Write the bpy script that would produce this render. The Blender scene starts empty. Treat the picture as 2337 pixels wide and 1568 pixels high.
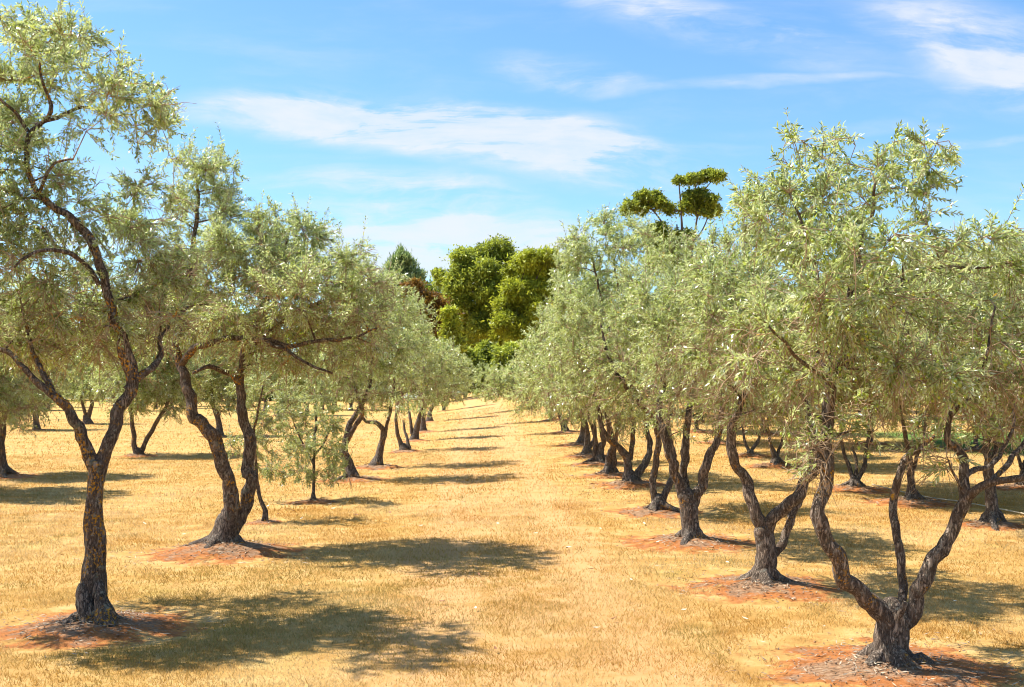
import bpy, math, random
import numpy as np
from mathutils import Vector, Matrix, noise as mnoise, kdtree

# ------------------------------------------------------------------ camera, sky, sun, exposure
sc = bpy.context.scene
PW, PH, F = 2336.0, 1568.0, 2600.0            # photograph grid used for measuring, focal length in the same units
HZ, VPX = 924.0, 1085.0                       # where the near ground and the tree rows vanish
CAMZ = 1.7
cam_d = bpy.data.cameras.new("camera"); cam = bpy.data.objects.new("camera", cam_d)
sc.collection.objects.link(cam); sc.camera = cam
cam_d.sensor_width = 36.0; cam_d.lens = 36.0 * F / PW
cam_d.clip_start = 0.1; cam_d.clip_end = 3000
pitch = math.atan((HZ - PH / 2) / F); yaw = math.atan((PW / 2 - VPX) / F)
cam.location = (0, 0, CAMZ)
cam.rotation_euler = (math.pi / 2 + pitch, 0, -yaw)
RC = cam.rotation_euler.to_matrix()

TO_SUN = Vector((-1.75, 0.55, 2.95)).normalized()
SUN_EL = math.asin(TO_SUN.z); SUN_ROT = math.atan2(TO_SUN.x, TO_SUN.y)
sun_d = bpy.data.lights.new("sun", 'SUN'); sun = bpy.data.objects.new("sun", sun_d)
sc.collection.objects.link(sun)
sun_d.energy = 5.0; sun_d.angle = math.radians(0.55); sun_d.color = (1.0, 0.955, 0.87)
sun.rotation_euler = TO_SUN.to_track_quat('Z', 'Y').to_euler(); sun.location = (-20, 5, 30)

sc.view_settings.view_transform = 'Standard'; sc.view_settings.look = 'None'
sc.view_settings.exposure = 1.05; sc.view_settings.gamma = 1.0
sc.cycles.filter_width = 1.05; sc.cycles.max_bounces = 6; sc.cycles.transparent_max_bounces = 4

world = bpy.data.worlds.new("World"); sc.world = world; world.use_nodes = True


class NT:
    """small helper to write node trees"""
    def __init__(s, tree): s.t = tree; s.n = tree.nodes; s.l = tree.links
    def new(s, typ, **kw):
        n = s.n.new(typ)
        for k, v in kw.items(): setattr(n, k, v)
        return n
    def put(s, sock, v):
        if isinstance(v, bpy.types.NodeSocket): s.l.new(v, sock)
        elif v is not None: sock.default_value = v
    def math(s, op, a, b=None, c=None, clamp=False):
        n = s.new('ShaderNodeMath', operation=op); n.use_clamp = clamp
        s.put(n.inputs[0], a)
        if b is not None: s.put(n.inputs[1], b)
        if c is not None: s.put(n.inputs[2], c)
        return n.outputs[0]
    def mix(s, fac, a, b, blend='MIX'):
        n = s.new('ShaderNodeMix', data_type='RGBA', blend_type=blend)
        s.put(n.inputs[0], fac); s.put(n.inputs[6], a); s.put(n.inputs[7], b)
        return n.outputs[2]
    def noise(s, vec, scale, detail=4, rough=0.55, dist=0.0, dim='3D'):
        n = s.new('ShaderNodeTexNoise', noise_dimensions=dim)
        s.put(n.inputs['Vector'], vec); s.put(n.inputs['Scale'], scale); s.put(n.inputs['Detail'], detail)
        s.put(n.inputs['Roughness'], rough); s.put(n.inputs['Distortion'], dist)
        return n.outputs['Fac']
    def ramp(s, fac, stops, interp='LINEAR'):
        n = s.new('ShaderNodeValToRGB'); n.color_ramp.interpolation = interp
        e = n.color_ramp.elements
        while len(e) > 1: e.remove(e[-1])
        e[0].position = stops[0][0]; e[0].color = col4(stops[0][1])
        for p, c in stops[1:]:
            k = e.new(p); k.color = col4(c)
        s.put(n.inputs[0], fac); return n.outputs[0]
    def step(s, v, lo, hi):
        n = s.new('ShaderNodeMapRange', interpolation_type='SMOOTHSTEP')
        s.put(n.inputs[0], v); n.inputs[1].default_value = lo; n.inputs[2].default_value = hi
        return n.outputs[0]
    def mapping(s, vec, loc=(0, 0, 0), rot=(0, 0, 0), scale=(1, 1, 1), typ='POINT'):
        n = s.new('ShaderNodeMapping', vector_type=typ)
        s.put(n.inputs[0], vec); n.inputs[1].default_value = loc; n.inputs[2].default_value = rot; n.inputs[3].default_value = scale
        return n.outputs[0]


def col4(c): return (c, c, c, 1) if isinstance(c, (int, float)) else (tuple(c) + (1,))[:4]


def ray(px, py):
    d = RC @ Vector(((px - PW / 2) / F, (PH / 2 - py) / F, -1.0))
    return d / d.y


def build_world():
    nt = NT(world.node_tree); nt.n.clear()
    out = nt.new('ShaderNodeOutputWorld'); bg = nt.new('ShaderNodeBackground')
    sky = nt.new('ShaderNodeTexSky', sky_type='NISHITA')
    sky.sun_disc = False; sky.sun_elevation = SUN_EL; sky.sun_rotation = SUN_ROT
    sky.air_density = 1.0; sky.dust_density = 0.6; sky.ozone_density = 2.0; sky.altitude = 100
    hs = nt.new('ShaderNodeHueSaturation'); hs.inputs['Saturation'].default_value = 1.12; hs.inputs['Value'].default_value = SKY_VALUE
    nt.l.new(sky.outputs[0], hs.inputs['Color'])
    skyc = nt.mix(1.0, hs.outputs[0], (0.86, 1.04, 1.13, 1), 'MULTIPLY')
    tc = nt.new('ShaderNodeTexCoord'); sp = nt.new('ShaderNodeSeparateXYZ'); nt.l.new(tc.outputs['Generated'], sp.inputs[0])
    yy = nt.math('MAXIMUM', sp.outputs[1], 0.08)
    u = nt.math('DIVIDE', sp.outputs[0], yy); v = nt.math('DIVIDE', sp.outputs[2], yy)
    cb = nt.new('ShaderNodeCombineXYZ'); nt.l.new(u, cb.inputs[0]); nt.l.new(v, cb.inputs[1])
    uv = cb.outputs[0]
    # wind-drawn cirrus: each bank an ellipse on the sky, frayed by noise stretched along the wind
    warp = nt.new('ShaderNodeTexNoise'); warp.inputs['Scale'].default_value = 7; warp.inputs['Detail'].default_value = 5
    nt.l.new(nt.mapping(uv, rot=(0, 0, 0.12), scale=(0.5, 1.6, 1)), warp.inputs['Vector'])
    wv = nt.new('ShaderNodeVectorMath', operation='MULTIPLY_ADD'); nt.l.new(warp.outputs['Color'], wv.inputs[0])
    wv.inputs[1].default_value = (0.14, 0.06, 0); nt.l.new(uv, wv.inputs[2])
    off = nt.new('ShaderNodeVectorMath', operation='SUBTRACT'); nt.l.new(wv.outputs[0], off.inputs[0]); off.inputs[1].default_value = (0.07, 0.03, 0)
    wuv = off.outputs[0]
    banks = [  # px, py, half length, half height, tilt (deg, + = down to the right), strength
        (960, 266, 500, 68, 3, 1.5), (1090, 312, 500, 92, 9, 1.5), (1360, 352, 290, 80, 9, 1.2), (690, 243, 270, 34, -4, 0.8),
        (860, 432, 360, 40, 5, 0.8), (1010, 550, 430, 100, 3, 1.8), (930, 610, 220, 40, 0, 0.7),
        (1640, 80, 380, 60, 13, 0.62), (1480, 40, 300, 34, 10, 0.45), (1800, 110, 200, 26, 6, 0.5), (1250, 155, 170, 36, 4, 0.5), (1370, 185, 150, 26, 3, 0.55), (1950, 280, 300, 20, -4, 0.25), (1760, 192, 360, 12, -3, 0.42), (2230, 95, 360, 110, 14, 0.85), (2330, 165, 230, 80, 10, 0.5),
        (2250, 303, 170, 12, -5, 0.4), (1650, 335, 130, 20, 0, 0.22), (540, 90, 50, 30, -30, 0.18), (150, 560, 260, 40, 0, 0.5), (2300, 520, 300, 40, 0, 0.35)]
    total = None
    for px, py, a, b, tilt, s in banks:
        d = ray(px, py)
        m = nt.mapping(wuv, loc=(d.x, d.z, 0), rot=(0, 0, -math.radians(tilt)), scale=(a / F * 1.25, b / F * 1.35, 1), typ='TEXTURE')
        ln = nt.new('ShaderNodeVectorMath', operation='LENGTH'); nt.l.new(m, ln.inputs[0])
        f = nt.math('MULTIPLY', nt.step(ln.outputs['Value'], 1.0, 0.22), s)
        total = f if total is None else nt.math('ADD', total, f)
    st1 = nt.noise(nt.mapping(wuv, rot=(0, 0, 0.16), scale=(4, 26, 1)), 1.0, 7, 0.62, 0.3)
    st2 = nt.noise(nt.mapping(wuv, rot=(0, 0, -0.1), scale=(9, 22, 1)), 2.2, 6, 0.6)
    fr = nt.math('ADD', nt.math('MULTIPLY', nt.step(st1, 0.34, 0.64), 1.0), nt.math('MULTIPLY', nt.step(st2, 0.40, 0.66), 0.32))
    mask = nt.math('MULTIPLY', total, fr)
    mask = nt.math('MINIMUM', nt.math('MULTIPLY', mask, 0.85), 0.88)
    fib = nt.math('ADD', 0.66, nt.math('MULTIPLY', nt.step(nt.math('ADD', nt.math('MULTIPLY', st1, 0.6), nt.math('MULTIPLY', st2, 0.4)), 0.36, 0.62), 0.34))
    mask = nt.math('MULTIPLY', mask, fib)
    thin = nt.math('MULTIPLY', nt.step(nt.noise(nt.mapping(wuv, rot=(0, 0, 0.1), scale=(3, 14, 1)), 1.3, 6, 0.6), 0.44, 0.85), 0.34)
    mask = nt.math('MAXIMUM', mask, thin)
    fin = nt.mix(mask, skyc, CLOUD)
    nt.l.new(fin, bg.inputs[0]); bg.inputs[1].default_value = SKY_STRENGTH
    nt.l.new(bg.outputs[0], out.inputs[0])


SKY_STRENGTH = 0.087; SKY_VALUE = 1.12; CLOUD = (5.0, 5.2, 5.55, 1)
build_world()

# ------------------------------------------------------------------ numeric helpers
rng = np.random.default_rng(7)


def vnoise(x, y, seed=0):
    x = np.asarray(x, float); y = np.asarray(y, float)
    xi = np.floor(x).astype(np.int64); yi = np.floor(y).astype(np.int64)
    fx = x - xi; fy = y - yi; fx = fx * fx * (3 - 2 * fx); fy = fy * fy * (3 - 2 * fy)
    def h(a, b):
        n = (a * 374761393 + b * 668265263 + seed * 144269504) & 0x7fffffff
        n = ((n ^ (n >> 13)) * 1274126177) & 0x7fffffff
        n = n ^ (n >> 16)
        return (n & 0xffff) / 65535.0
    return (h(xi, yi) * (1 - fx) + h(xi + 1, yi) * fx) * (1 - fy) + (h(xi, yi + 1) * (1 - fx) + h(xi + 1, yi + 1) * fx) * fy


def fbm(x, y, seed=0, o=4):
    s = 0; a = 0.5; t = 0
    for i in range(o):
        s = s + a * vnoise(x, y, seed + i); t += a; a *= 0.5; x = x * 2.03 + 11.3; y = y * 2.03 - 4.7
    return s / t


def norm(v): return v / np.maximum(np.linalg.norm(v, axis=-1, keepdims=True), 1e-9)


def ground_base(x, y):
    x = np.asarray(x, float); y = np.asarray(y, float)
    q = np.minimum(y, 135.0) - 10.0
    p = 0.0295 * ((q + np.sqrt(q * q + 36)) / 2) - 0.0229
    return p * (1 + 0.085 * np.clip(x, -4, 4)) + 0.03 * (fbm(x * 0.35, y * 0.35, 5, 2) - 0.5)


def at(px, py, Y):
    d = ray(px, py); return np.array((d.x * Y, Y, CAMZ + d.z * Y))


def on_ground(px, py):
    d = ray(px, py); lo = 3.0
    ys = np.geomspace(3, 200, 4000)
    f = CAMZ + d.z * ys - ground_base(d.x * ys, ys)
    k = np.argmax(f < 0)
    if not (f < 0).any(): k = len(ys) - 1
    Y = ys[k]; return np.array((d.x * Y, Y, float(ground_base(d.x * Y, Y))))


def make_mesh(name, verts, polys, mat, attrs=None, smooth=False):
    """verts (n,3); polys = list of index arrays (m,k); attrs = {name: per-vertex array}"""
    me = bpy.data.meshes.new(name)
    verts = np.ascontiguousarray(verts, np.float32)
    me.vertices.add(len(verts)); me.vertices.foreach_set('co', verts.ravel())
    polys = [np.asarray(p, np.int32) for p in polys if len(p)]
    idx = np.concatenate([p.ravel() for p in polys])
    tot = np.concatenate([np.full(len(p), p.shape[1], np.int32) for p in polys])
    start = np.concatenate(([0], np.cumsum(tot)[:-1])).astype(np.int32)
    me.loops.add(len(idx)); me.loops.foreach_set('vertex_index', idx)
    me.polygons.add(len(tot)); me.polygons.foreach_set('loop_start', start); me.polygons.foreach_set('loop_total', tot)
    me.update(calc_edges=True)
    if smooth: me.polygons.foreach_set('use_smooth', np.ones(len(tot), bool))
    for k, a in (attrs or {}).items():
        a = np.ascontiguousarray(a, np.float32)
        if a.ndim == 1:
            at_ = me.attributes.new(k, 'FLOAT', 'POINT'); at_.data.foreach_set('value', a)
        else:
            at_ = me.attributes.new(k, 'FLOAT_COLOR', 'POINT')
            at_.data.foreach_set('color', np.c_[a, np.ones(len(a), np.float32)].astype(np.float32).ravel())
    me.materials.append(mat); me.validate()
    return me


def link(name, me, parent=None, loc=None):
    o = bpy.data.objects.new(name, me); sc.collection.objects.link(o)
    if parent is not None: o.parent = parent
    if loc is not None: o.location = loc
    return o


def thing(name, label, cat, loc, group=None):
    o = bpy.data.objects.new(name, None); sc.collection.objects.link(o)
    o.location = loc; o.empty_display_size = 0.3
    o['label'] = label; o['category'] = cat
    if group: o['group'] = group
    return o


def tubes(curves, sides):
    """curves: list of (pts (n,3), radii (n,)) -> verts, quads, ring index info. One vectorised pass."""
    P = np.concatenate([c[0] for c in curves]); R = np.concatenate([c[1] for c in curves])
    n = np.array([len(c[0]) for c in curves]); st = np.concatenate(([0], np.cumsum(n)[:-1]))
    T = np.empty_like(P); T[1:-1] = P[2:] - P[:-2]
    first = st; last = st + n - 1
    T[first] = P[first + 1] - P[first]; T[last] = P[last] - P[last - 1]
    T = norm(T)
    md = norm(P[last] - P[first]); ref = np.zeros_like(md); k = np.argmin(np.abs(md), axis=1); ref[np.arange(len(md)), k] = 1
    ref = np.repeat(ref, n, axis=0)
    U = norm(np.cross(T, ref)); V = np.cross(T, U)
    a = np.linspace(0, 2 * np.pi, sides, endpoint=False)
    ring = U[:, None] * np.cos(a)[None, :, None] + V[:, None] * np.sin(a)[None, :, None]
    verts = P[:, None] + ring * R[:, None, None]
    keep = np.ones(len(P), bool); keep[last] = False
    r0 = np.nonzero(keep)[0]
    j = np.arange(sides); j2 = (j + 1) % sides
    q = np.stack([r0[:, None] * sides + j, r0[:, None] * sides + j2, (r0[:, None] + 1) * sides + j2, (r0[:, None] + 1) * sides + j], -1).reshape(-1, 4)
    caps = last[:, None] * sides + j[None, :]
    return verts.reshape(-1, 3), [q, caps], ring.reshape(-1, 3)


def smooth_curve(pts, rad, step):
    """Catmull-Rom through pts with radii, resampled about every step metres"""
    pts = np.asarray(pts, float); rad = np.asarray(rad, float)
    A = np.vstack([2 * pts[0] - pts[1], pts, 2 * pts[-1] - pts[-2]])
    op = []; orr = []
    for i in range(len(pts) - 1):
        p0, p1, p2, p3 = A[i:i + 4]
        m = max(2, int(np.linalg.norm(p2 - p1) / step))
        t = np.linspace(0, 1, m, endpoint=False)[:, None]
        op.append(0.5 * ((2 * p1) + (-p0 + p2) * t + (2 * p0 - 5 * p1 + 4 * p2 - p3) * t ** 2 + (-p0 + 3 * p1 - 3 * p2 + p3) * t ** 3))
        tt = t[:, 0]; tt = tt * tt * (3 - 2 * tt)
        orr.append(rad[i] * (1 - tt) + rad[i + 1] * tt)
    op.append(pts[-1:]); orr.append(rad[-1:])
    return np.vstack(op), np.concatenate(orr)


# ------------------------------------------------------------------ materials
def new_mat(name):
    m = bpy.data.materials.new(name); m.use_nodes = True
    nt = NT(m.node_tree); nt.n.clear()
    out = nt.new('ShaderNodeOutputMaterial')
    return m, nt, out


def bark_material(name, lichen, dark, light):
    m, nt, out = new_mat(name)
    tc = nt.new('ShaderNodeTexCoord').outputs['Object']
    st = nt.mapping(tc, scale=(1, 1, 0.28))
    n1 = nt.noise(st, 42, 6, 0.68, 0.8)
    n2 = nt.noise(tc, 7, 4, 0.6)
    rid = nt.math('ABSOLUTE', nt.math('SUBTRACT', nt.noise(nt.mapping(tc, scale=(1, 1, 0.24)), 46, 5, 0.65, 0.8), 0.5))
    crack = nt.step(rid, 0.0, 0.12)
    h = nt.math('ADD', nt.math('MULTIPLY', crack, 0.40), nt.math('MULTIPLY', n1, 0.85))
    c = nt.ramp(h, [(0.40, dark), (0.68, [0.6 * a + 0.4 * b for a, b in zip(dark, light)]), (0.98, light)])
    c = nt.mix(nt.math('MULTIPLY', nt.step(n2, 0.42, 0.7), 0.5), c, (0.16, 0.10, 0.065, 1))
    pale = nt.step(nt.noise(tc, 26, 4, 0.6), 0.60, 0.68)
    c = nt.mix(nt.math('MULTIPLY', pale, 0.45), c, (0.36, 0.34, 0.29, 1))
    if lichen > 0:
        big = nt.noise(tc, 4.5, 3, 0.5)
        fine = nt.noise(tc, 44, 5, 0.65)
        zone = nt.step(big, 0.60 - 0.16 * lichen, 0.70 - 0.16 * lichen)
        lm = nt.math('MULTIPLY', nt.step(fine, 0.53, 0.58), zone)
        gl = nt.step(nt.noise(tc, 13, 5, 0.7), 0.56, 0.62)
        c = nt.mix(nt.math('MULTIPLY', gl, 0.5 * lichen), c, (0.30, 0.31, 0.22, 1))
        lc = nt.ramp(nt.noise(tc, 60, 3), [(0.3, (0.50, 0.20, 0.012)), (0.7, (0.72, 0.36, 0.03))])
        c = nt.mix(nt.math('MULTIPLY', lm, 0.92), c, lc)
    b = nt.new('ShaderNodeBump'); b.inputs['Strength'].default_value = 1.0; b.inputs['Distance'].default_value = 0.018
    nt.l.new(h, b.inputs['Height'])
    p = nt.new('ShaderNodeBsdfPrincipled'); nt.put(p.inputs['Base Color'], c); p.inputs['Roughness'].default_value = 0.9
    p.inputs['Specular IOR Level'].default_value = 0.2
    nt.l.new(b.outputs[0], p.inputs['Normal']); nt.l.new(p.outputs[0], out.inputs[0])
    return m


def twig_material(name, lichen):
    m, nt, out = new_mat(name)
    tc = nt.new('ShaderNodeTexCoord').outputs['Object']
    c = nt.ramp(nt.noise(tc, 9, 4, 0.6), [(0.3, (0.17, 0.11, 0.065)), (0.5, (0.36, 0.25, 0.15)), (0.7, (0.52, 0.41, 0.28))])
    if lichen > 0:
        lm = nt.step(nt.noise(tc, 5, 5, 0.7), 0.70 - 0.13 * lichen, 0.75 - 0.13 * lichen)
        c = nt.mix(lm, c, (0.58, 0.25, 0.015, 1))
    p = nt.new('ShaderNodeBsdfPrincipled'); nt.put(p.inputs['Base Color'], c); p.inputs['Roughness'].default_value = 0.85
    p.inputs['Specular IOR Level'].default_value = 0.2
    nt.l.new(p.outputs[0], out.inputs[0]); return m


def leaf_material(name, stops, back, trans_col, trans=0.38, rough=0.42, spec=0.5):
    m, nt, out = new_mat(name)
    a = nt.new('ShaderNodeAttribute', attribute_name='tint').outputs['Fac']
    c = nt.ramp(a, stops)
    if back:
        geo = nt.new('ShaderNodeNewGeometry')
        cb = nt.mix(nt.math('MULTIPLY', a, 0.6), col4(back[0]), col4(back[1]))
        c = nt.mix(geo.outputs['Backfacing'], c, cb)
    p = nt.new('ShaderNodeBsdfPrincipled'); nt.put(p.inputs['Base Color'], c)
    p.inputs['Roughness'].default_value = rough; p.inputs['Specular IOR Level'].default_value = spec
    t = nt.new('ShaderNodeBsdfTranslucent'); nt.put(t.inputs[0], nt.mix(0.55, c, col4(trans_col)))
    mx = nt.new('ShaderNodeMixShader'); mx.inputs[0].default_value = trans
    nt.l.new(p.outputs[0], mx.inputs[1]); nt.l.new(t.outputs[0], mx.inputs[2]); nt.l.new(mx.outputs[0], out.inputs[0])
    return m


def colour_attr_material(name, attr='col', rough=0.8, trans=0.0, spec=0.2):
    m, nt, out = new_mat(name)
    c = nt.new('ShaderNodeAttribute', attribute_name=attr).outputs['Color']
    p = nt.new('ShaderNodeBsdfPrincipled'); nt.put(p.inputs['Base Color'], c); p.inputs['Roughness'].default_value = rough
    p.inputs['Specular IOR Level'].default_value = spec
    if trans:
        t = nt.new('ShaderNodeBsdfTranslucent'); nt.put(t.inputs[0], c)
        mx = nt.new('ShaderNodeMixShader'); mx.inputs[0].default_value = trans
        nt.l.new(p.outputs[0], mx.inputs[1]); nt.l.new(t.outputs[0], mx.inputs[2]); nt.l.new(mx.outputs[0], out.inputs[0])
    else: nt.l.new(p.outputs[0], out.inputs[0])
    return m


BARK = bark_material('olive bark', 0.35, (0.042, 0.032, 0.025), (0.42, 0.325, 0.25))
BARK_SPOT = bark_material('olive bark with some lichen', 0.55, (0.042, 0.031, 0.024), (0.40, 0.305, 0.23))
BARK_LICHEN = bark_material('olive bark with orange lichen', 0.86, (0.042, 0.031, 0.024), (0.40, 0.305, 0.23))
BARK_SUNLIT = bark_material('olive bark painted sunlit', 0.22, (0.06, 0.042, 0.03), (0.50, 0.38, 0.28))  # lighter copy of the bark, sunlight on the trunk put into the colour
BARK_GUM = bark_material('gum bark', 0.0, (0.06, 0.045, 0.035), (0.34, 0.27, 0.21))
TWIG = twig_material('olive twig', 0.35)
TWIG_LICHEN = twig_material('olive twig with lichen', 0.75)
LEAF = leaf_material('olive leaf', [(0.0, (0.022, 0.046, 0.010)), (0.3, (0.08, 0.125, 0.024)), (0.62, (0.27, 0.335, 0.075)), (0.97, (0.66, 0.72, 0.30)), (1.0, (0.75, 0.42, 0.04))],
                     ((0.24, 0.29, 0.14), (0.92, 0.94, 0.74)), (0.56, 0.66, 0.08), 0.45, 0.30, 0.9)
LEAF_SAP = leaf_material('young olive leaf', [(0.0, (0.07, 0.095, 0.02)), (0.5, (0.26, 0.31, 0.065)), (1.0, (0.55, 0.59, 0.18))],
                         ((0.33, 0.36, 0.22), (0.5, 0.52, 0.34)), (0.42, 0.48, 0.10), 0.42, 0.36, 0.6)
GUM_LEAF = leaf_material('gum leaf', [(0.0, (0.05, 0.065, 0.014)), (0.5, (0.19, 0.25, 0.035)), (1.0, (0.46, 0.52, 0.07))], None, (0.5, 0.55, 0.05), 0.38, 0.45, 0.4)
GUM_GREEN = leaf_material('green gum leaf', [(0.0, (0.045, 0.07, 0.018)), (0.5, (0.25, 0.31, 0.04)), (1.0, (0.52, 0.57, 0.085))], None, (0.62, 0.66, 0.06), 0.42, 0.45, 0.4)
GUM_YELLOW = leaf_material('yellow gum leaf', [(0.0, (0.09, 0.095, 0.014)), (0.5, (0.30, 0.345, 0.03)), (1.0, (0.53, 0.56, 0.06))], None, (0.60, 0.66, 0.05), 0.42, 0.45, 0.4)
PINE_LEAF = leaf_material('pine needles', [(0.0, (0.03, 0.065, 0.028)), (0.5, (0.26, 0.36, 0.14)), (1.0, (0.50, 0.60, 0.26))], None, (0.36, 0.5, 0.14), 0.36, 0.5, 0.3)
RUST_LEAF = leaf_material('rust coloured leaf', [(0.0, (0.08, 0.04, 0.012)), (0.5, (0.27, 0.135, 0.03)), (1.0, (0.42, 0.28, 0.04))], None, (0.35, 0.2, 0.04), 0.25, 0.5, 0.3)


def plain(name, c, rough=0.6, spec=0.4):
    m, nt, out = new_mat(name)
    tc = nt.new('ShaderNodeTexCoord').outputs['Object']
    cc = nt.mix(nt.math('MULTIPLY', nt.noise(tc, 30, 3), 0.6), col4(c), col4([x * 0.6 for x in c]))
    p = nt.new('ShaderNodeBsdfPrincipled'); nt.put(p.inputs['Base Color'], cc); p.inputs['Roughness'].default_value = rough
    p.inputs['Specular IOR Level'].default_value = spec
    nt.l.new(p.outputs[0], out.inputs[0]); return m


OLIVE_FRUIT = plain('green olive', (0.40, 0.50, 0.06), 0.35, 0.5)

# ------------------------------------------------------------------ olive trees
SOIL = []           # x, y, radius of the bare basin, mound height
GROUP = 'olive trees planted in rows'


def ell_points(n, c, r):
    d = norm(rng.normal(size=(n, 3))); q = rng.random(n) ** (1 / 2.2)
    return c + d * q[:, None] * r


def leaves_mesh(start, vec, G, nodes, L, W, t0=0.2, face_up=0.5):
    """leaves in opposite pairs along each twig"""
    T = len(start)
    t = t0 + (1 - t0) * (np.arange(nodes) + 1) / nodes
    t = np.repeat(t[None, :], T, 0) + rng.normal(scale=0.02, size=(T, nodes))
    pos = start[:, None] + vec[:, None] * t[..., None] + G[:, None] * (t ** 2)[..., None]
    tan = norm(vec[:, None] + 2 * G[:, None] * t[..., None])
    up = np.array((0.0, 0.0, 1.0)) + rng.normal(scale=0.5, size=(T, nodes, 3))
    s0 = norm(np.cross(tan, up)); s1 = np.cross(tan, s0)
    ph = (np.arange(nodes) % 2) * (np.pi / 2) + rng.random((T, 1)) * np.pi
    per = s0 * np.cos(ph)[..., None] + s1 * np.sin(ph)[..., None]
    pos = np.concatenate([pos, pos], 1).reshape(-1, 3); tan2 = np.concatenate([tan, tan], 1).reshape(-1, 3)
    per = np.concatenate([per, -per], 1).reshape(-1, 3)
    n = len(pos)
    d = norm(tan2 * 0.72 + per * 0.68 + rng.normal(scale=0.22, size=(n, 3)) + np.array((0, 0, -0.08)))
    u2 = norm(np.array((0.0, 0.0, 1.0)) * face_up + rng.normal(scale=0.55, size=(n, 3)))
    s = norm(np.cross(d, u2)); nn = np.cross(s, d)
    l = L * rng.uniform(0.65, 1.2, n)[:, None]; w = W * rng.uniform(0.8, 1.2, n)[:, None] * 0.5
    tip = pos + d * l - nn * l * 0.10
    mid = pos + d * l * 0.48
    v = np.stack([pos, mid + s * w + nn * w * 0.25, tip, mid - s * w + nn * w * 0.25], 1).reshape(-1, 3)
    q = np.arange(n * 4).reshape(-1, 4)[:, ::1]
    # winding so that the face normal looks along nn (the upper, darker side)
    return v, q, n


def trunk_mesh(name, curves, sides, mat, flare=None, lump=0.16):
    v, polys, ring = tubes(curves, sides)
    rad = np.repeat(np.concatenate([c[1] for c in curves]), sides)
    disp = np.zeros(len(v))
    o = rng.random(3) * 50
    sc_ = 1.0
    for i in range(len(v)):
        p = v[i]; r = rad[i]; k = 1.0 / max(r, 0.02)
        disp[i] = 0.35 * mnoise.noise((p[0] * 38, p[1] * 38, p[2] * 16)) + mnoise.noise((p[0] * k * 0.75 + o[0], p[1] * k * 0.75 + o[1], p[2] * k * 0.22 + o[2])) * 1.0 + 0.5 * mnoise.noise((p[0] * k * 1.9 + o[0], p[1] * k * 1.9, p[2] * k * 0.5 + o[1]))
    v = v + ring * (disp * rad * lump)[:, None]
    if flare is not None:
        h0, amt, nl, ph = flare
        h = np.maximum(v[:, 2], 0); ang = np.arctan2(v[:, 1], v[:, 0])
        e = np.exp(-h / h0)
        k = 1 + amt * e * (0.75 + 0.5 * np.cos(nl * ang + ph) + 0.25 * np.cos((nl + 2) * ang + 2 * ph))
        v[:, 0] *= k; v[:, 1] *= k
    return make_mesh(name, v, polys, mat, smooth=True)


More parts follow.
